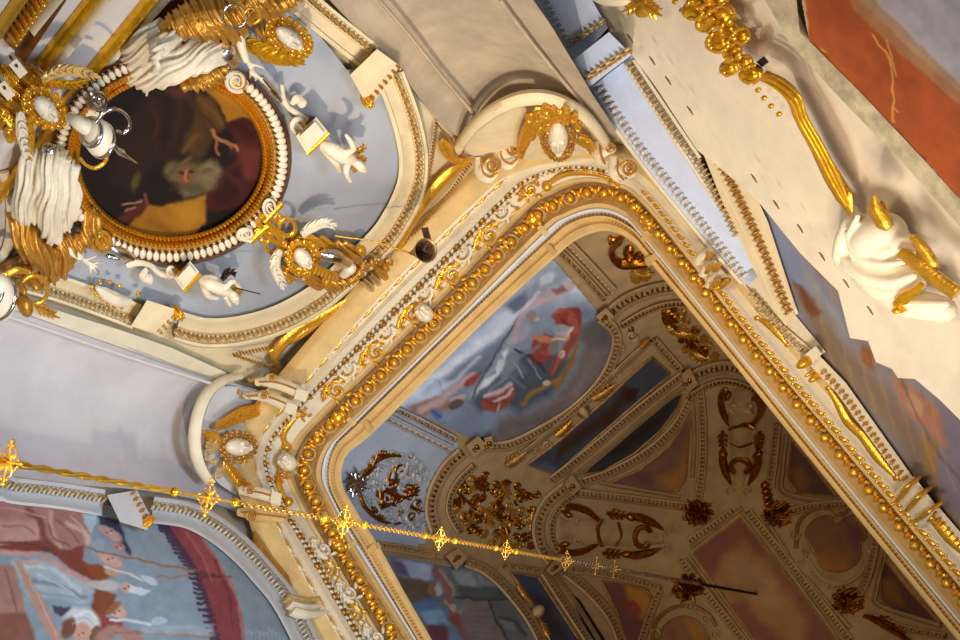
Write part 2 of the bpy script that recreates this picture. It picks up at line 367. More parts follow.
def FF(s, v, off=0.0):
    P = FP(s, v); U = FP(s + .05, v) - FP(s - .05, v); U /= np.linalg.norm(U); W = FP(s, min(v + .05, 5)) - FP(s, max(v - .05, 0)); W -= U * (W @ U); W /= np.linalg.norm(W); N = np.cross(U, W)
    if N @ (CAM - P) < 0: N = -N
    return P + N * off, U, W, N
def along(v, s0, s1, step):
    t = np.linspace(s0, s1, int((s1 - s0) * 40)); P = np.array([FP(a, v) for a in t]); L = np.r_[0, np.cumsum(np.linalg.norm(np.diff(P, axis=0), axis=1))]
    n = max(int(L[-1] / step), 1); return np.interp(np.linspace(0, L[-1], n + 1), L, t)
def prof(lst, s0=0.0, s1=17.0, k=17 * NS):
    return [[FF(s, v, h)[0] for v, h in lst] for s in np.linspace(s0, s1, k)]
cor = thing('trim_5', None, None, FP(8, 2)); cor['kind'] = 'structure'
# inner lip with a drop into the lantern, then the ivory band with its bead line
G = [[F3[i, 0] + (F3[i, 0] - F3[i, 1]) * -3.2 + np.array([0, 0, .5]), F3[i, 0] + (F3[i, 0] - F3[i, 1]) * -.9 + np.array([0, 0, .14]), F3[i, 0]] for i in range(len(F3))]
MB().grid(G).build('lip', IVORY, cor)
MB().grid(prof([(0, .0), (.06, .02), (.34, .03), (.4, .012), (.62, .012), (.66, .045), (.74, .05), (.8, .015)])).build('inner_band', TAN, cor)
MB().grid(prof([(.8, .0), (.88, .0), (1.2, .0), (1.24, .035), (1.34, .035), (1.4, .0)])).build('white_fillet', PALE, cor)
MB().grid(prof([(1.38, -.02), (1.4, .04), (1.48, .05), (1.6, .055), (1.66, .01), (1.72, -.02), (1.8, .03), (1.85, .0), (2.3, -.02), (2.36, .0), (2.44, .02), (2.5, .0)])).build('ovolo_bed', TAN, cor)
MB().grid(prof([(1.84, -.012), (1.9, .006), (2.26, .004), (2.3, -.012)])).build('egg_ground', mat('bronze_ground', (150, 112, 62), .5, .25, .2, 18), cor)
MB().grid(prof([(2.48, -.01), (2.52, .0), (2.9, -.01), (3.0, .0)])).build('frieze_bed', IVORY, cor)
MB().grid(prof([(2.86, -.02), (2.9, .03), (3.0, .035), (3.3, .03), (3.34, .0)])).build('leaf_bed', IVORY, cor)
MB().grid(prof([(3.3, .0), (3.4, .04), (3.75, .05), (3.8, .0), (4.0, .0), (4.1, .03), (4.25, .02)])).build('outer_fillet', IVORY, cor)
MB().grid(prof([(4.2, .0), (4.25, .04), (4.4, .03), (4.9, .0), (5.0, -.03), (5.06, -.1)])).build('outer_band', TAN, cor)
# dentil beads along the inner band
mb = MB()
for s in along(.82, .6, 16.8, .03):
    P, U, W, N = FF(s, .82, .02); mb.box(P, U * .009 + W * .006, W * .022, N * .012)
mb.build('bead_line', OLDGOLD, cor)
# egg and dart
mb = MB(); stp = .147
for i, s in enumerate(along(2.08, .8, 16.9, stp)):
    P, U, W, N = FF(s, 2.08, .0)
    mb.ell(P + N * .03, U * .034, W * .042, N * .045, 0, 10, 6)
    mb.tube([P + U * (.052 * math.sin(a)) - W * (.062 * math.cos(a)) + N * .022 for a in np.linspace(-2.5, 2.5, 11)], .012, 1, 6)
    P, U, W, N = FF(s + (.5 * stp) / max(np.linalg.norm(FP(s + .5, 2) - FP(s, 2)) * 2, .05), 2.08, .0)
    mb.ell(P + N * .024 - W * .01, U * .017, W * .058, N * .034, 0, 8, 4)
    for k in (-1, 1): mb.ell(P + N * .022 + W * .022 + U * .024 * k, U * .018 + W * .012 * k, W * .03, N * .026, 0, 7, 4)
mb.build('egg_and_dart', [GOLD, mat('gilt_cream', (206, 168, 100), .4, .3, .12, 16)], cor)
# leaf moulding, on the back and left runs; a gilded chain moulding on the right run
mb = MB()
for i, s in enumerate(along(3.14, .8, 12.6, .046)):
    P, U, W, N = FF(s, 3.14, .03)
    for k in (-1, 1): mb.ell(P + W * .018 * k, (U + W * .8 * k) * .019, (W - U * k) * .011, N * .024, 0 if i % 3 else 1, 6, 4)
    mb.ell(P, U * .008, W * .012, N * .026, 1, 6, 4)
mb.build('leaf_moulding', [mat('cream_leaf', (216, 196, 158), .5, .1, .1, 20), OLDGOLD], cor)
MB().grid(prof([(2.98, .02), (3.0, .043), (3.28, .04), (3.3, .02)], .5, 12.7)).build('leaf_ground', mat('bronzed_stucco', (112, 88, 58), .5, .2, .15, 20), cor)
mb = MB()
for i, s in enumerate(along(3.0, 13.0, 16.9, .075)):
    P, U, W, N = FF(s, 3.02, .03)
    mb.ell(P, U * .034 + W * .008, W * .026, N * .024, 0, 8, 4)
    for k in (-1, 1): mb.ell(P + U * .036 + W * .034 * k, U * .014, W * .014, N * .016, 0, 6, 4)
mb.build('chain_moulding', GOLD, cor)
# gilded dashes on the outer fillet
mb = MB()
for i, s in enumerate(along(4.05, .8, 9.2, .17)):
    P, U, W, N = FF(s, 4.05, .02); mb.ell(P, U * .07, W * .016, N * .02, 0, 8, 4); mb.ell(P + U * .085, U * .012, W * .012, N * .014, 0, 6, 4)
mb.build('reed_moulding', GOLD, cor)
# small breaks where the curves of the corners meet the straight runs
mb = MB()
for s in (2.95, 7.0, 9.05, 13.05):
    for v, b in ((.35, .15), (1.5, .12)):
        P, U, W, N = FF(s, v, .03); mb.box(P - N * .012, U * .022, W * b * .36, N * .03)
    P, U, W, N = FF(s, 2.08, .03); mb.ell(P, U * .06, W * .06, N * .05, 1, 10, 6)
    for k in range(5): a = k * 1.257; mb.ell(P + (U * math.cos(a) + W * math.sin(a)) * .05 + N * .02, U * .026, W * .026, N * .03, 1, 6, 4)
mb.build('corner_break', [TAN, GOLD], cor)

# ---- scrollwork of the frieze
def fpt(s, v, h=.0):
    return FF(s, v, h)
def scroll_local(mb, s, v, r, sgn, m=0, leaf=True, h=.035, turns=1.4):
    P, U, W, N = fpt(s, v, .012); t = np.linspace(0, 1, 20)
    a = t * turns * 2 * PI; rad = r * (1 - .86 * t)
    Q = [P + U * (rr * math.cos(x)) + W * (sgn * rr * math.sin(x)) + N * .012 for rr, x in zip(rad, a)]
    mb.tube(Q, np.linspace(.2, .1, 20) * r, m, 6); mb.ell(P, U * r * .26, W * r * .26, N * h, m, 8, 5)
    if leaf:
        for k in range(5):
            b = .5 + k * 1.15; c = P + (U * math.cos(b) + W * (sgn * math.sin(b))) * r * 1.15 + N * .01; d = (U * math.cos(b + .7) + W * sgn * math.sin(b + .7)); e = np.cross(N, d)
            mb.ell(c, d * r * .42, e * r * .16, N * h * .7, m, 7, 4)
def frieze(s0, s1, v, amp, per, r, name, mats):
    mb = MB(); ss = along(v, s0, s1, per / 8); Q = []
    for i, s in enumerate(ss):
        P, U, W, N = fpt(s, v, .015); Q.append(P + W * amp * math.sin(2 * PI * i / 8))
        if i % 4 == 2:
            g = 1 if (i // 4) % 2 == 0 else -1
            scroll_local(mb, s, v - g * .12, r, g, (i // 4) % len(mats))
        else:
            mb.ell(P + W * amp * math.sin(2 * PI * i / 8) + U * .02, U * .05 + W * .03 * (-1) ** i, W * .018, N * .025, 0, 7, 4)
    mb.tube(Q, .014, 0, 6); return mb.build(name, mats, cor)
frieze(7.15, 9.0, 2.72, .04, .42, .085, 'scrollwork', [GOLD, WHITE])
frieze(.9, 3.0, 2.7, .035, .40, .08, 'scrollwork', [WHITE, GOLD])
mb = MB()
for s0, s1, a0, a1 in ((6.9, 5.9, 2.85, 2.6), (12.2, 10.2, 2.75, 2.6), (4.9, 4.1, 2.65, 2.75)):
    Q = []; 
    for t in np.linspace(0, 1, 12):
        P, U, W, N = fpt(s0 + (s1 - s0) * t, a0 + (a1 - a0) * t + .12 * math.sin(t * PI), .02); Q.append(P)
    mb.tube(Q, np.interp(np.linspace(0, 1, 12), [0, .4, 1], [.012, .032, .014]), 0, 8)
    P, U, W, N = fpt(s1, a1, .02); mb.ell(P, U * .04, W * .04, N * .04, 0); scroll_local(mb, s0, a0 - .05, .05, 1)
scroll_local(mb, 9.7, 2.72, .075, 1); scroll_local(mb, 9.35, 2.75, .05, -1)
mb.build('corner_tendril', GOLD, cor)
# ================================================================== LUNETTE MOULDINGS
def offset(pts, d):
    P = np.asarray(pts, float); T = np.gradient(P, axis=0); T /= np.linalg.norm(T, axis=1, keepdims=True) + 1e-9
    return P + np.stack([-T[:, 1], T[:, 0]], -1) * d
def mould(S, center, prf, name, m, parent, n=5):
    """moulding run along a centre line; prf = [(px across, height m), ...]"""
    P = cr(center, n); T = np.gradient(P, axis=0); T /= np.linalg.norm(T, axis=1, keepdims=True); Nn = np.stack([-T[:, 1], T[:, 0]], -1)
    return MB().grid([[S.at(*(p + q * u), h) for u, h in prf] for p, q in zip(P, Nn)]).build(name, m, parent)
STUCGOLD = mat('gold_picked_stucco', (206, 172, 112), .45, .2, .15, 20)
PREL = mat('pale_relief', (214, 208, 198), .4, .12, .1, 20)
def leafrow(S, center, name, parent, step=4.6, r=2.0, mats=None, base=.05, n=5, h=.025):
    mb = MB(); P = lin_pts(cr(center, n), step); T = np.gradient(P, axis=0)
    for i, (x, y) in enumerate(P):
        a = math.atan2(T[i, 1], T[i, 0])
        mb.blob(S, x, y, r * 1.25, r * .5, a + .8 * (1 if i % 2 else -1), h, base, 0, 7, 4)
        mb.blob(S, x - math.sin(a) * r * .9, y + math.cos(a) * r * .9, r * .5, r * .5, 0, h, base, 1, 6, 4)
        mb.blob(S, x + math.sin(a) * r * .9, y - math.cos(a) * r * .9, r * .5, r * .5, 0, h, base, 0, 6, 4)
    return mb.build(name, mats or [STUCGOLD, OLDGOLD], parent)
PROF_M = [(21, .0), (21, .05), (17, .055), (16, .04), (5, .035), (4, .06), (-4, .065), (-5, .085), (-8, .09), (-9, .0)]
PROF_S = [(-u, h) for u, h in PROF_M]
DC_M = [(396, 74), (405, 97), (412, 117), (417, 137), (420, 157), (419, 180), (413, 200), (402, 222), (384, 247), (342, 286), (316, 307), (280, 326), (240, 337), (205, 339), (176, 332)]
t6 = thing('trim_6', None, None, SM.at(400, 240)); t6['kind'] = 'structure'
mould(SM, DC_M, PROF_M, 'arch_moulding', CREAM, t6); leafrow(SM, DC_M, 'leaf_band', t6, base=.085)
J1 = [(300, -10), (315, 4), (340, 25), (374, 52)]; mould(SM, J1, PROF_M, 'jamb_moulding', CREAM, t6); leafrow(SM, J1, 'leaf_band', t6, 5.5, base=.085)
J2 = [(-240, 225), (-10, 277), (40, 289), (84, 303), (135, 322)]; mould(SM, J2, [(-u * .9, h) for u, h in PROF_M], 'jamb_moulding', CREAM, t6); leafrow(SM, J2, 'leaf_band', t6, 4.6, mats=[STUCGOLD, PREL], base=.085)
DC_F = [(153, 506), (190, 512), (222, 529), (248, 551), (267, 572), (285, 594), (303, 626), (318, 660)]
t7 = thing('trim_7', None, None, SF.at(200, 520)); t7['kind'] = 'structure'
PF = [(17, .0), (17, .05), (14, .055), (13, .04), (5, .035), (4, .06), (-4, .065), (-5, .085), (-9, .09), (-10, .0)]
mould(SF, DC_F, PF, 'arch_moulding', PALE, t7); leafrow(SF, DC_F, 'leaf_band', t7, mats=[STUCGOLD, PREL], base=.085)
J3 = [(-240, 458), (-15, 482), (15, 487), (60, 492), (104, 499)]; mould(SF, J3, PF, 'jamb_moulding', PALE, t7); leafrow(SF, J3, 'leaf_band', t7, 4.6, mats=[STUCGOLD, PREL], base=.085)
# the projecting blocks where the arches spring
def block(S, poly, e0, e1, label, m=CREAM, h=.16, gold=True):
    cx, cy = np.mean(poly, 0); o = thing('impost_block', label, 'stucco block', S.at(cx, cy)); MB().panel(S, poly, h).build('block', m, o, False)
    mb = MB(); P = lin_pts([e0, e1], 6.2); a = math.atan2(e1[1] - e0[1], e1[0] - e0[0])
    for i, (x, y) in enumerate(P):
        mb.blob(S, x, y, 2.3, 1.3, a + 1.57, .03, h, 0, 8, 4); mb.blob(S, x - 1.8 * math.sin(a), y + 1.8 * math.cos(a), 2, .9, a, .025, h, 0, 7, 4)
    mb.build('leaf_row', OLDGOLD if gold else SILVER, o)
    mb = MB(); x, y = e0; mb.blob(S, x, y, 4.2, 3.6, a, .06, h)
    for k in range(5): mb.blob(S, x + 3.4 * math.cos(k * 1.257), y + 3.4 * math.sin(k * 1.257), 2, 2, 0, .05, h)
    mb.build('rosette', GOLD if gold else SILVER, o); return o
block(SM, [(350, 75), (377, 49), (400, 66), (369, 109)], (367, 101), (397, 66), 'cream impost block with gilt leaf edge at the upper right of the blue-grey lunette')
block(SM, [(147, 300), (181, 311), (159, 335), (131, 326)], (178, 313), (160, 331), 'cream impost block with gilt leaf edge below the round picture')
block(SF, [(107, 495), (137, 490), (153, 521), (147, 530), (120, 522)], (147, 523), (132, 494), 'pale impost block with gilt leaf edge beside the pink and red wall fresco', PALE)
# ---- spandrels of the back wall: bead lines and gilded ribbons
def spandrel(S, tri, rib, lab, m=IVORY, rm=GOLD):
    o = thing('spandrel_panel', lab, 'stucco panel', S.at(*np.mean(tri, 0))); mb = MB()
    P = lin_pts(np.array(tri + [tri[0]], float), 3.3)
    for x, y in P: mb.blob(S, x, y, 1.3, 1.3, 0, .02, .03, 0, 6, 4)
    mb.build('bead_border', OLDGOLD, o)
    mb = MB()
    for pts, w_ in rib: mb.swp(S, pts, w_, None, .04, flat=.6)
    mb.build('ribbon', rm, o); return o
spandrel(SM, [(437, 124), (471, 163), (452, 190), (424, 222), (403, 248), (424, 196), (432, 160)],
         [([(472, 160), (452, 172), (434, 190), (420, 210), (404, 236), (396, 262)], [1, 4.5, 5, 3.5, 3, 1.2]), ([(474, 160), (455, 160), (445, 146), (442, 138)], [1, 4, 7, 1]), ([(404, 243), (398, 262), (388, 268)], [2, 4, 1])],
         'spandrel with gilded ribbon right of the blue-grey lunette')
spandrel(SM, [(234, 355), (284, 372), (300, 362), (330, 338), (362, 312), (330, 322), (280, 346)],
         [([(280, 368), (274, 356), (284, 342), (300, 328), (320, 318), (350, 300), (366, 288)], [3, 4, 4, 3, 3.5, 3, 1]), ([(270, 352), (300, 335), (336, 312)], [1, 3, .6])],
         'spandrel with gilded ribbon below the gilded winged head')
spandrel(SF, [(254, 512), (268, 528), (282, 556), (300, 590), (306, 606), (286, 572), (268, 546)],
         [([(254, 532), (258, 548), (270, 562), (284, 580), (294, 600)], [1, 4, 3, 4, 1]), ([(262, 530), (276, 556), (292, 586)], [.8, 2.4, .8])], 'spandrel with gilded ribbon beside the banner fresco', PALE, OLDGOLD)

# ================================================================== THE SIDE ARCH ON THE RIGHT
mb = MB(); mb.panel(SR, [(505, -60), (533, -2), (566, 54), (590, 90), (640, 160), (700, 233), (748, 285), (785, 330), (845, 383), (912, 476), (1010, 590), (1150, 560), (1150, -60)], 0, -.08)
mb.build('wall_right', CREAM, kind='structure'); WR = bpy.data.objects['wall_right']
t8 = thing('trim_8', None, None, SR.at(640, 110)); t8['kind'] = 'structure'
LILAC = mat('cool_white_plaster', (210, 220, 244), .6, 0, .04, 6)
mb = MB(); mb.panel(SR, [(526, -14), (584, -14), (608, 28), (577, 62)], .2); mb.build('jamb_panel', LILAC, t8, False)
mb = MB(); mb.panel(SR, [(590, 88), (632, 56), (662, 100), (697, 154), (722, 205), (753, 264), (758, 276), (748, 286), (696, 228), (640, 160)], .03); mb.build('curved_panel', LILAC, t8, False)
mb = MB(); mb.panel(SR, [(697, 138), (722, 160), (757, 198), (768, 222), (796, 308), (786, 326), (770, 306), (757, 276), (724, 206)], .05); mb.build('arch_strip', CREAM, t8, False)
leafrow(SR, [(541, -6), (555, 22), (569, 45)], 'leaf_band', t8, 6.2, 2.8, [PREL, PREL], .21); leafrow(SR, [(573, 42), (602, 22)], 'leaf_band', t8, 6, 2.4, [STUCGOLD, PREL], .21)
leafrow(SR, [(597, 84), (620, 118), (640, 147), (680, 196), (712, 236), (744, 276)], 'leaf_band', t8, 6.4, 3.0, [PREL, PREL], .04)
leafrow(SR, [(629, 63), (652, 98), (676, 134), (696, 160), (718, 198), (736, 234)], 'leaf_band', t8, 5.4, 2.4, [STUCGOLD, STUCGOLD], .05)
leafrow(SR, [(712, 152), (722, 167), (740, 202), (758, 240), (774, 278), (788, 312)], 'leaf_band', t8, 6.2, 2.6, [OLDGOLD, STUCGOLD], .07)
mb = MB()
for pts in ([(527, -6), (550, 40), (571, 62)], [(586, 88), (640, 162), (690, 224), (742, 284)], [(625, 64), (690, 163), (722, 210)], [(634, 60), (700, 158)], [(703, 150), (740, 220), (776, 306)], [(720, 152), (760, 216), (797, 314)]):
    mb.swp(SR, pts, 1.3, None, .04)
mb.build('fillet', IVORY, t8)
o = thing('impost_block', 'pale blue-white impost block with carved edge on the right pier', 'stucco block', SR.at(595, 58))
MB().panel(SR, [(566, 66), (609, 32), (632, 55), (580, 94)], .32).build('block', LILAC, o, False)
leafrow(SR, [(580, 83), (628, 50)], 'leaf_band', o, 6, 2.8, [STUCGOLD, OLDGOLD], .33)
mb = MB()
for x, y in ((567, 70), (572, 79), (577, 87)): mb.blob(SR, x, y, 3.4, 3, 0, .04, .3)
mb.build('rosette', GOLD, o)
# leaf strips beside the cornice on the right
t9 = thing('trim_9', None, None, SR.at(850, 420)); t9['kind'] = 'structure'
mb = MB(); mb.panel(SR, [(746, 286), (784, 326), (820, 356), (846, 383), (912, 476), (1010, 590), (996, 600), (896, 474), (836, 392), (800, 356)], .05); mb.build('strip', IVORY, t9, False)
mb = MB(); mb.panel(SR, [(736, 276), (752, 268), (772, 282), (796, 316), (826, 352), (806, 360), (780, 330)], .03); mb.build('ground', IVORY, t9, False)
leafrow(SR, [(752, 294), (790, 338), (806, 352)], 'leaf_band', t9, 5.6, 2.2, [STUCGOLD, PREL], .06); leafrow(SR, [(824, 372), (850, 402), (900, 472), (960, 545)], 'leaf_band', t9, 6.6, 2.0, [OLDGOLD, STUCGOLD], .06)
o = thing('keystone_bracket', 'small cream bracket with gilt rosette on the right moulding', 'bracket', SR.at(808, 360))
MB().panel(SR, [(800, 358), (816, 346), (822, 354), (808, 368)], .12).build('block', IVORY, o, False)
mb = MB(); mb.blob(SR, 807, 361, 6, 5, .8, .08, .12); mb.blob(SR, 816, 377, 4, 3.4, .8, .06, .06); mb.blob(SR, 812, 372, 2.4, 2.4, 0, .06, .06); mb.build('rosette', GOLD, o)
def ribbon(S, pts, w_, lab, m=GOLD, base=.06):
    mb = MB(); mb.swp(S, pts, w_, None, base, flat=.7); P = np.array(pts, float); mb.blob(S, *P[0], w_[1] * 1.1, w_[1] * .9, .6, None, base); mb.blob(S, *P[-1], w_[-2], w_[-2] * .9, .6, None, base)
    o = mb.build('gilded_ribbon', m); return finish(o, lab, 'ornament', 'gilded ribbons on the right moulding')
ribbon(SR, [(757, 318), (768, 324), (778, 334), (787, 345)], [1, 2.6, 2.4, 1], 'short gilded ribbon above the small rosette bracket')
ribbon(SR, [(828, 388), (838, 404), (848, 422), (862, 436), (878, 458), (896, 478)], [1, 2.6, 3.2, 3, 3.2, 1], 'long gilded ribbon between the rosette bracket and the triple bracket')
ribbon(SR, [(930, 518), (940, 526), (950, 538), (962, 550)], [2, 4, 4, 3], 'gilded ribbon below the triple bracket, near the photo edge')
# triple gilded bracket
o = thing('gilded_bracket', 'triple roll bracket with gilded bars over the right cornice', 'bracket', SR.at(908, 498))
mb = MB()
for (x0, y0), (x1, y1) in (((897, 501), (912, 483)), ((906, 511), (922, 494)), ((915, 521), (934, 508))): mb.swp(SR, [(x0, y0), ((x0 + x1) / 2, (y0 + y1) / 2), (x1, y1)], [2.2, 2.8, 2.2], None, .16); mb.blob(SR, x1 + 1, y1 - 1, 3.2, 2.8, 0, .07, .16); mb.blob(SR, x0, y0, 2.4, 2.4, 0, .06, .12)
mb.build('gilded_bar', GOLD, o)
mb = MB(); mb.panel(SR, [(893, 494), (914, 476), (938, 508), (920, 528)], .13); mb.build('body', IVORY, o)
# scroll bracket on the right cornice near the lantern edge
o = thing('scroll_bracket', 'cream scroll bracket with gilded bands on the right cornice', 'bracket', SR.at(715, 270))
mb = MB()
for x, y, r in ((702, 258, 7), (707, 270, 7), (713, 281, 6)): mb.swp(SR, [(x - 4, y + 5), (x, y - 2), (x + 8, y - 8)], [4, 5, 3], None, .1)
mb.build('body', IVORY, o)
mb = MB()
for x, y in ((709, 256), (709, 269), (717, 267), (716, 284), (724, 284)): mb.swp(SR, [(x - 3, y + 4), (x, y), (x + 3, y - 4)], [2, 3, 2], None, .16)
mb.blob(SR, 720, 284, 7, 4, .3, .08, .1); mb.build('gilded_band', GOLD, o)

# ---- the nearer arch band, cream plaster with a garland
BEAM = [(560, -60), (587, 0), (610, 32), (631, 54), (655, 86), (697, 150), (720, 168), (757, 200), (800, 253), (838, 291), (846, 322), (850, 338), (868, 341), (876, 362), (892, 369), (898, 378), (915, 379), (940, 400), (962, 422), (1150, 600), (1150, 280), (957, 196), (925, 161), (809, 40), (770, -60)]
mb = MB(); mb.panel(SB, BEAM, .0, -.14); mb.v and mb.build('wall_front', mat('pale_cream_plaster', (224, 208, 182), .7, 0, .07, 3.5, .2, 9), kind='structure', smooth=False)
t10 = thing('trim_10', None, None, SB.at(870, 110)); t10['kind'] = 'structure'
mb = MB(); mb.panel(SB, [(742, -40), (792, -40), (800, 32), (860, 92), (925, 161), (965, 205), (965, 232), (900, 160), (838, 96), (790, 44)], .03); mb.build('border_strip', mat('stone_border', (206, 186, 150), .75, 0, .2, 9), t10, False)
mb = MB()
for x, y in ((612, 26), (630, 38), (652, 60), (668, 80), (690, 110), (754, 178), (776, 204), (800, 228), (822, 256), (846, 283), (870, 310)): mb.swp(SB, [(x - 3, y - 4), (x, y), (x + 3, y + 5)], [.3, .7, .3], .006, .0)
mb.build('crack', mat('crack_dust', (120, 96, 62), .9), t10)
# painted wall high on the right: terracotta hanging on lilac grey
p = Paint(760, -4, 962, 232, (182, 172, 176)); p.noise(.05, 30)
p.poly([(802, -10), (809, 40), (925, 161), (965, 205), (965, 92), (850, -10)], (176, 86, 44), 1.5)
p.poly([(845, -8), (870, 4), (965, 100), (965, 110), (860, 18)], (172, 122, 84), 3); p.poly([(858, 0), (874, 0), (965, 90), (965, 99)], (178, 140, 108), 3)
p.poly([(806, -5), (870, 60), (940, 150), (900, 60), (850, 0)], (158, 70, 34), 30, .5); p.line([(803, -4), (810, 40), (826, 52)], .8, (206, 150, 84), 1.4); p.line([(812, 42), (860, 95), (925, 160)], 1.2, (140, 66, 32), 2)
p.line([(872, 36), (882, 48), (889, 60), (892, 80), (893, 102), (894, 122)], 1.0, (226, 158, 76), 1.6); p.line([(887, 40), (892, 62), (896, 76)], .9, (220, 150, 76), 1.6); p.line([(893, 106), (898, 112)], .7, (224, 160, 80), 1.4)
p.noise(.12, 14, 1.5, .9)
SB2 = Plane(SB.at(880, 100) + SB.n * -.10, SB.n)
OR = [(772, -4), (801, -3), (809, 40), (860, 93), (925, 161), (961, 200), (961, -3)]
o = p.mesh(SB, OR, 'fresco', .8, .026); finish(o, 'terracotta and lilac painted hanging at the top right', 'painting')
# ---- fresco behind the arch
p = Paint(752, 196, 962, 548, (150, 138, 140))
p.poly([(755, 195), (845, 320), (850, 345), (820, 350), (780, 290)], (140, 146, 172), 8); p.poly([(800, 262), (846, 325), (850, 342), (826, 330)], (156, 160, 150), 6, .7)
p.poly([(790, 286), (815, 300), (850, 350), (900, 400), (960, 460), (960, 560), (900, 490), (840, 390)], (146, 118, 94), 14)
p.poly([(793, 282), (805, 290), (822, 312), (810, 318)], (124, 76, 48), 5); p.poly([(862, 345), (872, 350), (876, 372), (862, 362)], (166, 96, 54), 4)
p.poly([(850, 388), (900, 440), (930, 500), (960, 540), (960, 600), (880, 460)], (150, 146, 156), 16, .8); p.poly([(915, 420), (938, 400), (965, 420), (965, 520), (948, 505)], (134, 120, 134), 8)
p.poly([(890, 375), (906, 382), (938, 408), (949, 448), (936, 440), (912, 418), (900, 400)], (188, 124, 94), 6); p.poly([(905, 390), (925, 402), (920, 416), (908, 408)], (206, 150, 116), 4)
p.poly([(920, 432), (940, 440), (936, 480), (925, 462)], (162, 118, 70), 6); p.line([(824, 330), (850, 372), (905, 440)], 2, (158, 132, 84), 6, .6); p.line([(900, 378), (930, 440), (960, 480)], 1.2, (110, 84, 74), 3, .7)
for k in range(14): x = 805 + k * 10; p.line([(x, 240 + k * 11), (x + 12, 300 + k * 11), (x + 30, 372 + k * 10)], .8, (120, 122, 138) if k % 2 else (176, 160, 140), 3, .4)
p.noise(.1, 16, 3, 1.0)
o = p.mesh(SR, [(757, 196), (812, 240), (866, 326), (900, 365), (962, 410), (962, 545), (912, 478), (845, 384), (800, 328), (784, 300), (766, 236)], 'fresco', .72, .014); finish(o, 'faded blue and brown fresco on the soffit right of the lantern cornice', 'painting')
# ---- banner fresco on the left wall
p = Paint(-120, 466, 330, 700, (134, 146, 152)); p.noise(.06, 30)
p.poly([(60, 560), (200, 560), (210, 640), (60, 640)], (140, 154, 164), 20, .7)
p.poly([(-120, 484), (-5, 500), (40, 506), (82, 512), (92, 534), (86, 545), (60, 550), (30, 552), (-5, 548), (-120, 540)], (168, 118, 108), 2.5); p.poly([(-5, 520), (36, 520), (40, 540), (30, 548), (-5, 546)], (186, 140, 128), 4)
p.poly([(40, 540), (60, 552), (85, 545), (82, 560), (110, 574), (100, 584), (76, 572), (50, 552), (-5, 552), (-5, 546)], (126, 62, 50), 2.5); p.line([(28, 510), (40, 522), (44, 538), (60, 552)], 3, (126, 68, 60), 4)
p.line([(50, 512), (52, 530), (60, 548)], 2, (196, 152, 140), 3); p.line([(66, 524), (86, 534), (88, 544)], 2.4, (200, 164, 152), 3)
p.poly([(80, 562), (100, 566), (115, 575), (100, 584)], (140, 74, 40), 3)
p.poly([(98, 516), (118, 520), (127, 542), (132, 556), (124, 550), (112, 534), (100, 526)], (56, 58, 74), 2.5); p.poly([(82, 514), (97, 516), (92, 534), (84, 524)], (176, 190, 196), 3)
p.ell(110, 533, 14, 5, .5, (196, 150, 138)); p.ell(118, 546, 6, 5, .3, (180, 132, 120)); p.ell(98, 548, 7, 9, .3, (150, 160, 172)); p.ell(110, 560, 13, 6, .4, (204, 156, 138)); p.ell(112, 572, 8, 5, 0, (190, 148, 130))
p.poly([(10, 560), (50, 560), (84, 580), (94, 592), (86, 606), (60, 600), (28, 596)], (162, 172, 176), 5); p.line([(0, 552), (40, 556), (66, 570), (90, 584)], 2.4, (196, 148, 140), 3); p.line([(20, 566), (50, 568), (80, 590)], 2, (188, 194, 196), 3); p.line([(30, 580), (60, 586), (86, 598)], 1.5, (120, 130, 138), 3)
p.poly([(-120, 550), (14, 566), (24, 604), (42, 700), (-120, 700)], (160, 118, 104), 3); p.poly([(14, 560), (20, 560), (44, 600), (62, 640), (54, 645), (34, 608)], (178, 136, 118), 2); p.poly([(-5, 612), (26, 612), (40, 650), (-5, 650)], (134, 84, 68), 4)
p.ell(32, 563, 8, 3, .2, (192, 160, 148)); p.poly([(95, 588), (117, 594), (112, 610), (100, 622), (90, 612)], (130, 70, 48), 3); p.ell(104, 585, 16, 5, .1, (190, 178, 172)); p.ell(126, 587, 6, 5, 0, (196, 156, 138)); p.poly([(130, 584), (152, 592), (140, 596), (128, 592)], (206, 210, 212), 2)
p.ell(118, 612, 9, 6, .5, (204, 160, 140)); p.ell(114, 608, 8, 4, -.6, (150, 96, 66)); p.poly([(100, 616), (118, 618), (124, 628), (106, 640), (98, 628)], (140, 62, 58), 3); p.ell(82, 622, 18, 14, .3, (208, 208, 204)); p.ell(82, 634, 10, 11, .3, (196, 150, 128)); p.ell(68, 628, 7, 11, .4, (118, 78, 58)); p.ell(96, 636, 5, 10, .2, (126, 84, 62)); p.poly([(52, 606), (72, 608), (62, 616), (54, 612)], (70, 64, 78), 2)
p.line([(100, 640), (116, 630), (140, 642)], 6, (170, 126, 112), 4); p.ell(160, 621, 8, 4, 0, (182, 190, 196)); p.line([(112, 620), (150, 623)], 1.6, (206, 206, 204), 1.4); p.line([(115, 632), (170, 634), (232, 638)], 1.6, (150, 118, 104), 1.4)
p.poly([(164, 524), (196, 531), (208, 545), (226, 576), (238, 606), (242, 642), (218, 642), (214, 626), (206, 606), (200, 588), (196, 574), (186, 562), (176, 542)], (134, 64, 68), 2)
p.poly([(178, 526), (196, 532), (210, 552), (228, 580), (214, 580), (196, 552)], (152, 78, 76), 5, .8); p.line([(200, 534), (214, 556), (230, 582), (240, 612), (244, 640)], 1, (176, 104, 92), 1.6)
for k in range(26):
    t = k / 25; x = np.interp(t, [0, .25, .5, .75, 1], [163, 177, 193, 203, 216]); y = np.interp(t, [0, .25, .5, .75, 1], [526, 546, 572, 602, 640]); p.line([(x - 4 - (k % 3), y - 1), (x + 5, y + 1)], 1.4, (62, 50, 72), 1.4, sm=False)
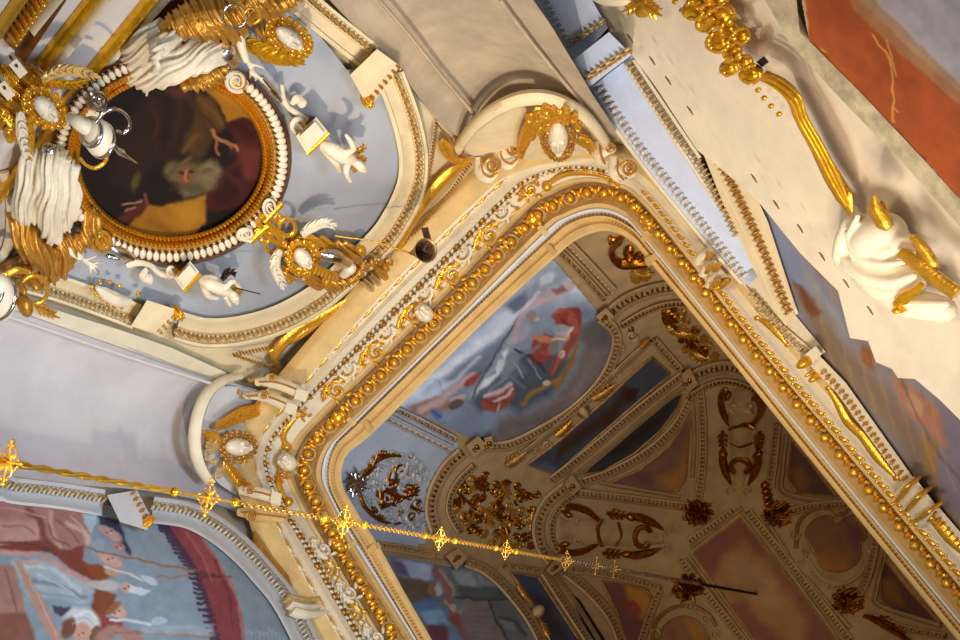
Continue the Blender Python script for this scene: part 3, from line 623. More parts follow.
p.line([(166, 526), (180, 546), (196, 572), (206, 602), (217, 640)], 2.2, (80, 48, 66), 3, .8)
p.line([(84, 548), (130, 558), (190, 570), (232, 577)], 1.1, (150, 110, 84), 1.2); p.line([(104, 568), (130, 574), (142, 580)], 1, (210, 202, 194), 1.2); p.line([(158, 577), (190, 576)], 1, (160, 116, 100), 1.2); p.ell(150, 580, 9, 4, .5, (190, 198, 204)); p.poly([(196, 570), (232, 576), (200, 578)], (100, 56, 60), 1.5)
p.poly([(214, 625), (140, 625), (145, 634), (216, 636)], (166, 176, 182), 3, .6)
for k in range(9): x = 245 + k * 4; p.line([(x, 628 + (k % 3) * 3), (x + 3, 634), (x + 2, 645)], .7, (160, 170, 178), 1.4, .7)
for pts, w_, col in (([(0, 508), (20, 510), (44, 518)], 1, (196, 150, 138)), ([(4, 526), (24, 526), (34, 534)], 1, (150, 100, 92)), ([(56, 520), (70, 532), (80, 542)], 1.2, (140, 88, 80)), ([(70, 516), (80, 526), (88, 540)], 1, (206, 168, 156)), ([(48, 524), (54, 538), (70, 546)], 1, (132, 80, 74)), ([(0, 542), (30, 545), (50, 552)], 1.2, (104, 48, 42)), ([(36, 574), (54, 582), (74, 594)], .9, (186, 192, 196)), ([(26, 588), (50, 594), (80, 600)], .9, (134, 144, 150)), ([(6, 570), (14, 600), (26, 640)], 1, (124, 82, 70)), ([(24, 568), (42, 604), (56, 636)], 1, (198, 160, 142)), ([(74, 616), (86, 612), (96, 618)], .9, (232, 230, 224)), ([(72, 624), (84, 618), (94, 626)], .8, (170, 172, 172)), ([(214, 560), (228, 590), (234, 630)], 1.2, (116, 52, 60)), ([(186, 534), (200, 552), (212, 580)], 1, (176, 98, 92))): p.line(pts, w_, col, 1.6, .8)
for fx, fy in ((110, 532), (118, 546), (111, 559), (126, 587), (118, 612), (82, 634)): p.ell(fx + 2, fy - 1, 1.2, .8, 0, (92, 58, 50), .8); p.ell(fx - 2, fy + 1, 1.4, .8, 0, (120, 74, 62), .8); p.ell(fx + 1, fy + 2, 1.6, .7, .3, (216, 176, 158), .8)
p.noise(.08, 8)
o = p.mesh(SF, [(-120, 470), (-4, 486), (60, 495), (112, 506), (160, 512), (200, 522), (225, 538), (250, 560), (272, 586), (290, 612), (302, 645), (322, 700), (-120, 700)], 'fresco', .95, .02); finish(o, 'wall fresco with pink robed figures, spears and a fringed red banner', 'painting')
# ================================================================== THE LANTERN VAULT
def dome_mesh():
    th = np.linspace(0, 2 * PI, 193)[:-1]; G = []
    for ph in np.linspace(0, PI / 2, 90):
        q = math.sin(ph) ** (2 / SD.k); z = SD.z0 + SD.H * q; g = max(math.cos(ph), 0) ** (2 / SD.m)
        G.append([(SD.cx + SD.a * g * math.copysign(abs(math.cos(t)) ** (2 / SD.n), math.cos(t)), SD.cy + SD.b * g * math.copysign(abs(math.sin(t)) ** (2 / SD.n), math.sin(t)), z) for t in th])
    mb = MB().grid(G, 0, True); o = mb.build('ceiling', VAULT, kind='structure'); return o
CEIL = dome_mesh()
VLEAF = mat('vault_gold_picked_stucco', (170, 124, 70), .5, .3, .2, 20)
def vthing(name, label, cat, xy, group=None): return thing(name, label, cat, SD.at(*xy), group)
t11 = thing('trim_11', None, None, SD.at(600, 450)); t11['kind'] = 'structure'
def vmould(center, hw, name='arch_moulding', m=None, leaf=True, step=4.4, r=1.7, h=.05, n=5, mats=None):
    mould(SD, center, [(hw + 1, -.01), (hw, h * .7), (hw * .55, h), (hw * .5, h * .6), (-hw * .5, h * .6), (-hw * .55, h), (-hw, h * .9), (-hw - 1, -.01)], name, m or VAULT, t11, n)
    if leaf: leafrow(SD, center, 'leaf_band', t11, step, r, mats or [VLEAF, VGOLD], h * .6, n, .02)
# lunette over the back run
A1 = [(600, 318), (612, 327), (617, 340), (612, 362), (598, 386), (572, 411), (540, 431), (510, 445), (486, 447)]
vmould(A1, 5, r=1.4)
vmould([(380, 402), (420, 421), (456, 440)], 3.2, 'strip_moulding', VAULTG, True, 3.6, 1.5); vmould([(376, 412), (416, 432), (452, 450)], 4, 'strip_moulding', VAULTG, True, 3.2, 1.5, mats=[VAULTG, VLEAF])
vmould([(556, 248), (580, 272), (604, 299)], 3.4, 'strip_moulding', VAULT, True, 3.6, 1.6); vmould([(566, 243), (590, 268), (612, 292)], 5.5, 'strip_moulding', VAULT, True, 2.6, 1.8, mats=[VAULT, VLEAF])
# arcs of the near corner (over the niche on the left) and of the far corner
for pts, hw in (([(462, 453), (448, 466), (438, 482), (432, 498), (431, 514), (436, 532)], 6), ([(474, 466), (460, 480), (451, 496), (450, 513), (460, 532)], 3.2), ([(566, 487), (550, 500), (541, 515), (538, 529), (541, 546), (552, 562)], 6), ([(576, 494), (562, 505), (553, 520), (552, 536), (558, 553)], 2.6),
                ([(606, 318), (622, 304), (640, 295), (662, 289), (684, 288), (706, 293)], 6.5), ([(622, 326), (642, 314), (662, 306), (684, 304), (706, 308)], 3), ([(684, 384), (700, 374), (720, 368), (738, 370), (756, 380)], 6.5), ([(690, 396), (708, 386), (726, 382), (744, 386), (760, 394)], 2.6)):
    vmould(pts, hw, 'corner_arch', VAULT, True, 5.4 if hw > 5 else 4, 2.0 if hw > 5 else 1.4, mats=[VGOLD, VLEAF])
# straight strips round the dark painted panels
for pts, hw, lf in (([(508, 466), (560, 424), (610, 378), (650, 341)], 3, 0), ([(654, 340), (667, 355), (681, 371)], 4, 1), ([(684, 374), (640, 408), (590, 450), (552, 480)], 4, 1), ([(690, 382), (645, 418), (596, 460), (562, 486)], 2, 0), ([(690, 400), (676, 426), (648, 452), (612, 472), (584, 482)], 4.4, 1), ([(700, 390), (703, 430), (702, 470), (698, 500)], 4, 1), ([(692, 396), (694, 440), (692, 478)], 1.8, 0),
                    ([(579, 493), (630, 499), (690, 507)], 4, 1), ([(600, 483), (640, 490), (680, 497)], 1.6, 0), ([(777, 425), (774, 455), (770, 488)], 4, 1), ([(786, 436), (782, 470), (786, 494), (842, 503)], 2, 0),
                    ([(690, 541), (712, 526), (732, 511)], 4, 1), ([(748, 512), (782, 554), (815, 596), (850, 640)], 4, 1), ([(681, 560), (710, 598), (746, 644)], 4, 1), ([(762, 514), (792, 562)], 1.8, 0), ([(806, 578), (850, 628)], 1.8, 0), ([(742, 512), (796, 582), (842, 645)], 1.6, 0), ([(688, 556), (756, 648)], 1.6, 0), ([(742, 508), (690, 548)], 1.6, 0),
                    ([(376, 545), (404, 549), (434, 555)], 4, 1), ([(380, 552), (412, 557), (452, 564)], 2.6, 0), ([(505, 566), (524, 569), (542, 571)], 3, 1), ([(544, 572), (566, 606), (592, 646)], 4, 1), ([(552, 570), (574, 600), (600, 642)], 1.8, 0), ([(566, 572), (590, 592), (611, 617), (624, 648)], 5, 1), ([(574, 570), (620, 577), (660, 588)], 3, 1),
                    ([(660, 590), (652, 610), (640, 645)], 3.4, 1), ([(788, 512), (815, 506), (850, 504)], 4, 1), ([(876, 540), (868, 575), (858, 596)], 4, 1), ([(885, 552), (876, 590), (880, 606), (940, 626)], 2, 0), ([(872, 616), (905, 628), (945, 636)], 3, 1)):
    vmould(pts, hw, 'rib', VAULT, bool(lf), 4.2, 1.5)
vmould([(466, 562), (482, 568), (498, 580), (511, 594), (523, 609), (533, 624), (546, 650)], 5, r=1.4)
# blocks where the vault arches spring
for poly in ([(596, 316), (606, 308), (614, 316), (604, 326)], [(682, 374), (690, 368), (698, 384), (688, 394)], [(466, 446), (478, 436), (488, 446), (474, 458)], [(564, 484), (572, 474), (582, 488), (572, 496)], [(446, 556), (458, 548), (468, 558), (456, 570)], [(546, 570), (556, 558), (566, 566), (552, 576)], [(484, 438), (492, 436), (494, 448), (486, 450)]):
    o = vthing('impost_block', 'small cream block where the vault arches spring in the lantern', 'stucco block', np.mean(poly, 0), 'blocks at the springing of the lantern arches'); MB().panel(SD, poly, .1).build('block', VAULT, o, False)
    x, y = np.mean(poly, 0); mb = MB(); mb.blob(SD, x, y, 2.4, 2.4, 0, .04, .1); mb.blob(SD, x - 3, y + 3, 1.6, 1.6, 0, .04, .1); mb.build('boss', VGOLD, o)

COOLP = mat('blue_grey_plaster', (176, 182, 194), .75, 0, .06, 5, .05, 24)
for poly, m, nm in (([(338, 505), (340, 470), (352, 446), (372, 424), (398, 404), (424, 420), (458, 440), (452, 456), (436, 472), (426, 492), (424, 512), (428, 540), (400, 548), (366, 542)], COOLP, 'corner_ground'),):
    mb = MB(); p2 = cr(poly, 2, True); from mathutils.geometry import tessellate_polygon
    X_, Y_ = np.meshgrid(np.arange(330, 560, 4.0), np.arange(396, 570, 4.0)); k_ = inpoly(X_[:-1, :-1] + 2, Y_[:-1, :-1] + 2, p2); P_, N_ = SD.many(X_, Y_); P_ = P_ - (P_ - CAM) * .0012
    ny_, nx_ = X_.shape; mb.add(P_.reshape(-1, 3), [(i * nx_ + j, i * nx_ + j + 1, (i + 1) * nx_ + j + 1, (i + 1) * nx_ + j) for i in range(ny_ - 1) for j in range(nx_ - 1) if k_[i, j]]); mb.build(nm, m, t11)

# ---- painted lunettes and panels
VG = 1.0
p = Paint(374, 240, 616, 446, (128, 140, 160)); p.noise(.08, 24, 2, -.7)
p.poly([(390, 410), (560, 255), (600, 300), (540, 300), (470, 350), (420, 400)], (204, 214, 234), 24); p.poly([(400, 405), (500, 318), (520, 300), (500, 340), (465, 370), (440, 395)], (206, 214, 234), 12)
p.poly([(530, 285), (560, 262), (575, 275), (540, 300), (512, 312), (505, 306)], (138, 146, 160), 8, .9); p.poly([(505, 305), (525, 292), (530, 304), (515, 314)], (100, 112, 134), 5); p.ell(548, 278, 9, 5, -.6, (190, 200, 214), .6)
p.poly([(560, 330), (615, 320), (620, 350), (590, 400), (530, 440), (480, 445), (500, 420), (550, 405), (575, 372), (586, 345)], (116, 106, 104), 10); p.poly([(560, 420), (600, 370), (600, 340), (585, 365), (570, 400)], (134, 120, 116), 14)
p.poly([(598, 318), (580, 330), (592, 350), (612, 345)], (100, 98, 96), 8)
p.poly([(505, 360), (540, 345), (570, 360), (550, 395), (520, 412), (500, 400), (480, 412), (470, 400)], (78, 86, 98), 8); p.poly([(470, 372), (520, 355), (528, 372), (500, 392), (474, 396)], (92, 104, 118), 6); p.poly([(440, 380), (480, 350), (515, 330), (500, 350), (470, 385)], (104, 116, 134), 6, .8)
p.poly([(408, 408), (424, 400), (440, 397), (452, 402), (440, 414), (420, 416)], (150, 112, 98), 4); p.line([(420, 410), (438, 402), (452, 390), (462, 382), (474, 376)], 3.4, (186, 156, 156), 4); p.poly([(464, 384), (474, 376), (481, 374), (476, 384), (468, 388)], (150, 62, 60), 3); p.ell(458, 398, 8, 3, -.4, (186, 160, 156)); p.ell(456, 404, 8, 5, -.4, (98, 82, 76)); p.ell(437, 414, 6, 5, 0, (92, 116, 160)); p.line([(432, 412), (441, 416)], 1, (60, 84, 140), 2)
p.ell(432, 386, 12, 6, -.5, (178, 190, 208), .8); p.line([(425, 382), (440, 380), (442, 392)], .8, (140, 152, 172), 2)
p.line([(470, 396), (490, 372), (506, 350), (512, 336)], 3, (150, 160, 172), 5); p.poly([(476, 393), (484, 380), (500, 370), (504, 360), (502, 352), (508, 348), (506, 366), (490, 384)], (214, 220, 226), 3); p.ell(500, 366, 4, 8, .5, (198, 208, 220)); p.ell(510, 366, 6, 14, .6, (130, 138, 146), .5)
p.line([(472, 398), (487, 370), (505, 340), (522, 312)], .9, (74, 76, 92), 1.5); p.line([(515, 340), (520, 320), (527, 306), (540, 300), (560, 290), (572, 284)], 3.4, (176, 158, 166), 4); p.line([(538, 302), (556, 296), (570, 284)], 3, (196, 172, 176), 3); p.poly([(552, 290), (562, 284), (566, 290), (556, 296)], (140, 96, 110), 3); p.ell(535, 318, 4, 4, 0, (200, 176, 162)); p.ell(532, 316, 5, 6, .6, (150, 132, 132), .6); p.ell(524, 332, 5, 10, .5, (160, 160, 176), .6)
p.poly([(480, 402), (496, 394), (506, 388), (512, 384), (515, 394), (508, 408), (496, 412), (484, 410)], (150, 76, 64), 3); p.line([(486, 396), (500, 392), (510, 384)], 2, (204, 182, 180), 2.4); p.line([(494, 402), (506, 396), (512, 388)], 1.3, (214, 196, 192), 2); p.line([(498, 410), (500, 398)], 1, (200, 186, 186), 2)
p.poly([(552, 316), (560, 308), (578, 307), (582, 312), (581, 326), (575, 334), (566, 328), (556, 324)], (146, 64, 54), 3); p.poly([(568, 314), (576, 320), (580, 334), (572, 344), (568, 330)], (170, 92, 74), 3); p.poly([(534, 340), (544, 333), (552, 336), (556, 344), (550, 360), (536, 366), (528, 356)], (142, 66, 62), 3); p.ell(541, 338, 9, 4, .2, (186, 124, 76), .5)
p.line([(542, 340), (556, 341), (566, 334)], 3, (186, 130, 92), 3); p.ell(564, 331, 9, 5, -.35, (176, 170, 170)); p.ell(560, 328, 8, 3, -.3, (150, 160, 170)); p.line([(552, 340), (566, 338), (572, 328)], 1.1, (222, 214, 208), 1.8); p.ell(569, 340, 4, 4, 0, (202, 156, 138)); p.line([(574, 336), (566, 350), (558, 360), (552, 372)], 4, (150, 74, 60), 4); p.ell(561, 354, 3, 4, .5, (204, 180, 168)); p.ell(553, 348, 5, 7, .5, (120, 128, 124), .5)
p.line([(576, 346), (570, 364), (562, 378), (556, 388)], 2.2, (150, 104, 54), 3); p.line([(560, 380), (545, 386), (530, 396), (522, 404)], 2.4, (150, 112, 60), 3); p.ell(546, 383, 4, 3, 0, (204, 188, 172)); p.line([(516, 365), (524, 378)], .8, (150, 160, 170), 1.5); p.line([(528, 360), (540, 378)], .8, (140, 150, 160), 1.5); p.line([(515, 350), (530, 356), (545, 372)], 1.2, (52, 58, 70), 2)
for pts, w_, col in (([(415, 392), (450, 366), (486, 338)], 3, (222, 228, 240)), ([(430, 396), (462, 374), (480, 356)], 2, (190, 200, 222)), ([(500, 330), (520, 312), (540, 292)], 2, (208, 210, 226)), ([(556, 312), (566, 310), (574, 316)], 1.2, (186, 100, 82)), ([(562, 320), (572, 326)], 1, (112, 44, 40)), ([(536, 348), (546, 354), (552, 348)], 1.2, (176, 92, 78)), ([(532, 358), (542, 364)], 1, (108, 44, 44)), ([(560, 352), (556, 366), (552, 374)], 1, (186, 112, 92)), ([(486, 400), (496, 404), (506, 402)], 1, (112, 50, 48)), ([(500, 372), (512, 378), (524, 388)], 1.4, (118, 130, 142)), ([(490, 392), (506, 378)], 1, (160, 170, 180)), ([(512, 360), (528, 352), (540, 346)], 1.4, (126, 136, 148)), ([(545, 404), (568, 396), (586, 378)], 3, (134, 122, 118)), ([(520, 424), (548, 418)], 3, (104, 96, 96))): p.line(pts, w_, col, 2.4, .7)
p.noise(.09, 9)
o = p.mesh(SD, [(384, 399), (540, 252), (556, 262), (598, 312), (614, 326), (616, 342), (609, 366), (594, 388), (566, 412), (532, 433), (506, 444), (484, 444)], 'fresco', 1.12); finish(o, 'lunette fresco of flying angels in red and blue, in the lantern', 'painting')
p = Paint(366, 548, 548, 646, (118, 124, 128)); p.noise(.08, 20)
p.poly([(384, 556), (410, 560), (432, 565), (430, 580), (404, 578), (398, 566)], (172, 184, 206), 5); p.poly([(390, 558), (402, 562), (410, 578), (396, 572)], (102, 92, 112), 4); p.poly([(410, 562), (430, 566), (434, 580), (420, 584)], (186, 196, 214), 5)
p.poly([(398, 576), (418, 580), (432, 586), (430, 600), (412, 602), (402, 590)], (112, 94, 78), 4); p.ell(433, 591, 5, 6, 0, (164, 118, 84)); p.ell(440, 588, 4, 8, .3, (176, 184, 196))
p.poly([(414, 602), (432, 598), (446, 608), (452, 626), (430, 628), (420, 616)], (96, 128, 166), 4); p.poly([(420, 612), (440, 608), (452, 624), (428, 626)], (142, 176, 204), 4); p.poly([(426, 624), (446, 626), (450, 645), (430, 645)], (122, 72, 84), 3); p.poly([(450, 620), (462, 634), (470, 645), (448, 645)], (120, 138, 166), 4)
p.line([(436, 570), (446, 586), (450, 600), (454, 616), (462, 628), (468, 640)], 4.4, (140, 102, 96), 4); p.line([(440, 572), (452, 586), (453, 596)], 1.6, (176, 148, 136), 2); p.line([(446, 600), (456, 612), (464, 610)], 1.4, (180, 140, 124), 2); p.ell(453, 607, 4, 4, 0, (186, 160, 146)); p.poly([(450, 612), (460, 612), (460, 628), (452, 620)], (150, 80, 72), 3)
p.poly([(452, 570), (472, 572), (480, 586), (460, 586)], (150, 160, 164), 4); p.poly([(476, 572), (494, 584), (496, 588), (482, 586)], (140, 148, 152), 3); p.poly([(456, 586), (500, 588), (510, 600), (462, 600)], (86, 94, 92), 3); p.poly([(466, 600), (490, 602), (500, 630), (504, 645), (470, 645), (462, 612)], (132, 118, 112), 4); p.poly([(490, 602), (512, 604), (528, 640), (508, 640)], (104, 108, 106), 4); p.line([(488, 602), (498, 624), (508, 645)], 1.2, (68, 70, 72), 2); p.line([(456, 598), (500, 600), (512, 598)], 1.4, (70, 76, 76), 2); p.line([(500, 618), (514, 622), (526, 634)], 1.6, (76, 84, 84), 2); p.poly([(500, 620), (512, 624), (516, 632), (504, 630)], (124, 132, 134), 3)
for k in range(6): p.line([(466, 612 + 5 * k), (494, 610 + 6 * k)], .7, (116, 104, 104), 2, .7)
p.noise(.1, 9)
o = p.mesh(SD, [(366, 548), (384, 555), (414, 560), (452, 567), (464, 565), (480, 571), (496, 583), (509, 598), (520, 611), (530, 626), (541, 646), (366, 646)], 'fresco', VG); finish(o, 'lunette fresco with a blue draped figure, low in the lantern', 'painting')
def vpanel(poly, base, spots, label, nz=.1):
    xs = [q[0] for q in poly]; ys = [q[1] for q in poly]; p = Paint(min(xs) - 2, min(ys) - 2, max(xs) + 2, max(ys) + 2, base)
    for sp, col, soft in spots: p.poly(sp, col, soft)
    p.noise(nz, 10); o = p.mesh(SD, poly, 'painted_panel', VG, .014); finish(o, label, 'painting')
    mb = MB(); P = lin_pts(np.array(poly + [poly[0]], float), 4); mb.swp(SD, P, 1.0, None, .012, n=1); e = mb.build('edge_line', VLEAF, o); return o
vpanel([(652, 357), (671, 374), (640, 400), (596, 438), (555, 474), (527, 465), (560, 440), (600, 405), (635, 372)], (72, 74, 84), [([(560, 442), (600, 415), (615, 400), (622, 385), (634, 392), (610, 425), (575, 445), (556, 462)], (66, 48, 38), 6), ([(622, 392), (640, 388), (636, 400), (626, 404)], (58, 36, 26), 3), ([(530, 465), (545, 462), (560, 470), (556, 475)], (88, 98, 116), 5)], 'dark blue-grey painted panel with brown cherubs above the angel lunette')
vpanel([(674, 394), (682, 395), (678, 407), (660, 431), (635, 453), (602, 472), (584, 474), (592, 464), (632, 430)], (56, 58, 60), [([(600, 460), (650, 420), (670, 404), (660, 425), (625, 452)], (46, 40, 34), 8)], 'narrow dark arched panel beyond the dark blue-grey panel')
vpanel([(690, 416), (686, 478), (677, 492), (646, 488), (608, 484), (640, 470), (670, 446)], (132, 96, 76), [([(660, 478), (678, 470), (686, 450), (690, 440), (686, 490), (664, 492)], (168, 116, 62), 12), ([(620, 480), (650, 470), (650, 486)], (112, 80, 78), 8)], 'brown triangular painted panel beside the dark arched panel')
vpanel([(793, 438), (808, 456), (838, 496), (796, 492), (788, 480)], (104, 76, 70), [([(790, 470), (800, 466), (812, 480), (806, 492), (792, 490)], (136, 96, 58), 8)], 'small brown painted panel cut by the right cornice, right of the upright relief figure')
vpanel([(740, 518), (693, 553), (728, 602), (764, 652), (850, 652), (798, 590)], (166, 124, 78), [([(740, 514), (690, 553), (712, 580), (722, 560), (732, 552), (742, 540), (752, 552), (766, 556), (764, 534)], (138, 84, 74), 9), ([(764, 550), (800, 590), (852, 655), (800, 655), (810, 620), (780, 580)], (136, 88, 74), 12), ([(728, 606), (768, 660), (790, 645), (760, 620), (745, 600)], (140, 92, 78), 8), ([(724, 556), (736, 550), (750, 558), (774, 580), (784, 610), (760, 606), (730, 582)], (176, 138, 94), 10)], 'central sky panel of the lantern vault with mauve clouds', .08)
vpanel(cr([(806, 537), (809, 525), (820, 517), (832, 517), (839, 523), (846, 517), (856, 517), (865, 529), (866, 538), (860, 544), (860, 556), (852, 567), (837, 572), (822, 567), (816, 555)], 3, True).tolist(), (142, 100, 74), [([(810, 550), (850, 556), (846, 575), (820, 572)], (166, 112, 58), 10), ([(845, 520), (866, 530), (858, 550), (848, 540)], (118, 80, 82), 8)], 'lobed painted panel in a scrolled frame near the right cornice')
vpanel(cr([(660, 646), (664, 626), (678, 617), (692, 618), (702, 627), (708, 646)], 3, True).tolist(), (150, 106, 82), [([(685, 618), (704, 626), (708, 645), (694, 645)], (176, 124, 50), 8)], 'lobed painted panel at the bottom edge of the photo')
vpanel([(602, 581), (624, 584), (646, 589), (652, 596), (650, 606), (636, 646), (628, 646), (616, 610)], (122, 80, 76), [([(622, 584), (650, 590), (652, 604), (644, 622), (634, 610)], (184, 128, 50), 6), ([(622, 602), (636, 600), (642, 612), (630, 616)], (150, 74, 56), 3)], 'triangular panel with orange sky and red figure beside the chain')
vpanel([(884, 556), (912, 592), (942, 623), (916, 616), (893, 609), (881, 601), (880, 590)], (96, 68, 66), [([(882, 580), (896, 580), (904, 606), (884, 602)], (140, 96, 48), 8)], 'dark painted panel cut by the right cornice at the lower right')
vpanel([(511, 573), (538, 577), (580, 642), (549, 642), (531, 602), (519, 584)], (70, 78, 94), [([(530, 590), (548, 600), (568, 640), (552, 640)], (60, 56, 60), 8)], 'dark blue painted panel above the lower lunette fresco')
o = MB(); o.panel(SD, [(561, 584), (580, 600), (608, 644), (594, 644), (575, 606)], .012); o = o.build('vault_recess_dark', DARK); finish(o, 'narrow black panel painted as the dark of a vault recess, right of the dark blue panel', 'opening')  # flat black panel stands in for the shade deep in a recess

mats_s = mat('silver_stucco', (186, 184, 178), .5, .1, .15, 20)
# ---- relief ornament of the vault
def acanthus(mb, S, x0, y0, x1, y1, w_, base=.02, m=0, k=4):
    dx, dy = x1 - x0, y1 - y0; L = math.hypot(dx, dy); ux, uy = dx / L, dy / L; px, py = -uy, ux
    mb.swp(S, [(x0, y0), (x0 + dx * .5 + px * w_ * .15, y0 + dy * .5 + py * w_ * .15), (x1, y1)], [w_ * .3, w_ * .35, w_ * .1], None, base, m)
    for i in range(k):
        t = .12 + .72 * i / k; q = w_ * (1 - .45 * t)
        for g in (-1, 1):
            bx, by = x0 + dx * t, y0 + dy * t; mb.swp(S, [(bx, by), (bx + px * g * q * .6 + ux * q * .3, by + py * g * q * .6 + uy * q * .3), (bx + px * g * q + ux * q * .9, by + py * g * q + uy * q * .9)], [w_ * .16, w_ * .24, w_ * .06], None, base * .8, m, n=3, seg=6)
def curl(mb, S, x, y, r, a0, tr=1.3, w_=.22, base=.02, m=0):
    P = spiral(x, y, r, r * .16, a0, tr, 20); mb.swp(S, P, np.linspace(w_, w_ * .5, 20) * r, None, base, m, n=1, seg=6); mb.blob(S, x, y, r * .26, r * .26, 0, None, base, m, 8, 4)
def fill_scrolls(S, o, poly, step, mats, seed):
    R = random.Random(seed); pl = np.array(poly); pts = []
    for k in range(3000):
        x = R.uniform(pl[:, 0].min(), pl[:, 0].max()); y = R.uniform(pl[:, 1].min(), pl[:, 1].max())
        if inpoly(np.array([x]), np.array([y]), poly)[0] and all((x - u) ** 2 + (y - v) ** 2 > step * step for u, v in pts): pts.append((x, y))
    for i, (x, y) in enumerate(pts):
        mb = MB(); a = R.random() * 6.28
        if i % 2: curl(mb, S, x, y, step * .52, a, 1.3 * (1 if i % 4 == 1 else -1), .26, .02); mb.build('scroll', mats[i % len(mats)], o)
        else: L = step * .62; acanthus(mb, S, x - L * math.cos(a), y - L * math.sin(a), x + L * math.cos(a), y + L * math.sin(a), step * .5, .02, 0, 3); mb.build('leaf', mats[(i // 2) % len(mats)], o)
def rinceau(S, name, label, spir, leaves, stems, mats, extra=()):
    cx, cy = np.mean([q[:2] for q in spir], 0); o = thing(name, label, 'stucco relief', S.at(cx, cy))
    for i, (x, y, r, a0, tr) in enumerate(spir): mb = MB(); curl(mb, S, x, y, r, a0, tr, .2, .02); mb.build('scroll', mats[i % len(mats)], o)
    for i, (x0, y0, x1, y1, w_) in enumerate(leaves): mb = MB(); acanthus(mb, S, x0, y0, x1, y1, w_, .02, 0, 3); mb.build('leaf', mats[i % len(mats)], o)
    for pts, w_ in stems: mb = MB(); mb.swp(S, pts, w_, None, .015, n=4, seg=6); mb.build('stem', mats[0], o)
    return o
rinceau(SD, 'scroll_relief', 'silver and gilt arabesque in the near corner of the lantern beside the leaf clump',
        [(402, 471, 8, 2.4, 1.3), (418, 476, 8, .2, 1.2), (386, 500, 9, 4, 1.4), (412, 516, 8, 1, 1.4), (391, 484, 7, 3, -1.3), (372, 476, 6, 1, 1.2), (398, 500, 7, 2, 1.2), (388, 514, 6, 5, -1.3), (408, 490, 6, 0, -1.4), (425, 524, 6, 3, 1.3), (402, 512, 4, 2, 1), (380, 488, 5, 4, 1.2)],
        [(370, 470, 378, 453, 5), (392, 458, 414, 459, 5), (360, 478, 374, 468, 5), (400, 478, 408, 462, 7), (404, 498, 420, 490, 6), (362, 496, 372, 512, 4), (410, 506, 424, 512, 5), (374, 500, 384, 518, 4), (420, 500, 414, 508, 5), (398, 458, 388, 466, 4)],
        [([(358, 484), (366, 472), (378, 460), (394, 455), (412, 459)], [1.4, 1.6, 1.8, 2.4, 1]), ([(358, 490), (364, 506), (376, 518), (392, 524), (404, 522)], [1.4, 1.6, 1.6, 1.6, 1]), ([(384, 492), (388, 478), (394, 466)], [1, 1.4, 1])], [VGOLD, mat('silvered_stucco', (186, 184, 178), .5, .1, .15, 20)])
o = vthing('leaf_clump', 'small silvered leaf clump at the lantern edge beside the arabesque', 'stucco relief', (354, 482)); mb = MB()
for k in range(9): acanthus(mb, SD, 356, 483, 356 + 14 * math.cos(k * .7 + .4), 483 + 16 * math.sin(k * .7 + .4), 5, .03, 0, 2)
mb.build('leaves', SILVER, o)
rinceau(SD, 'scroll_relief', 'dark gilt scrollwork filling the second arch of the near lantern corner',
        [(466, 491, 7, 2, 1.3), (466, 516, 7, 0, 1.4), (482, 486, 7, 4, 1.3), (500, 493, 7, 1, 1.3), (486, 520, 6, 3, 1.2), (504, 526, 7, 5, 1.3), (520, 500, 6, 2, 1.2), (516, 516, 6, 0, -1.3), (526, 536, 5, 1, 1.2), (476, 503, 5, 3, -1.2), (496, 508, 6, 5, 1.4), (530, 520, 5, 2, 1.2)],
        [(474, 480, 490, 490, 7), (484, 510, 496, 518, 7), (452, 500, 462, 508, 5), (502, 484, 510, 500, 6), (470, 524, 484, 536, 5), (494, 534, 510, 544, 5), (518, 490, 532, 500, 5), (508, 510, 520, 526, 5), (478, 494, 470, 510, 4), (534, 508, 530, 530, 4)], [([(455, 490), (466, 500), (480, 512), (500, 516), (525, 526)], [1, 1.3, 1.3, 1.3, 1])], [VGOLD, OLDGOLD])
rinceau(SD, 'scroll_relief', 'dark gilt scrollwork in the upper arch of the far lantern corner, along the right cornice',
        [(668, 318, 6, 2, 1.3), (684, 330, 6, 0, 1.2), (694, 344, 6, 3, 1.2), (680, 314, 5, 1, 1.3), (704, 352, 5, 4, 1.2), (696, 330, 5, 2, -1.3), (632, 330, 4, 1, 1.2)],
        [(662, 312, 678, 322, 6), (674, 332, 692, 334, 6), (686, 340, 700, 350, 6), (694, 354, 710, 358, 6), (664, 322, 676, 318, 4)], [([(662, 316), (676, 328), (690, 342), (706, 356)], [1, 1.6, 1.6, 1])], [VGOLD, OLDGOLD])
sr = [o_ for o_ in C.objects if o_.name.startswith('scroll_relief')]
fill_scrolls(SD, sr[0], [(378, 452), (412, 456), (424, 470), (418, 500), (424, 526), (404, 528), (376, 518), (366, 494), (370, 470)], 8.6, [VGOLD, mats_s], 3)
fill_scrolls(SD, sr[1], [(462, 482), (486, 474), (512, 484), (538, 492), (532, 520), (536, 546), (506, 550), (470, 536), (454, 512)], 8.4, [VGOLD, OLDGOLD, VGOLD], 5)
fill_scrolls(SD, sr[2], [(660, 310), (684, 308), (704, 336), (716, 358), (700, 362), (682, 346)], 8.0, [VGOLD, OLDGOLD], 6)
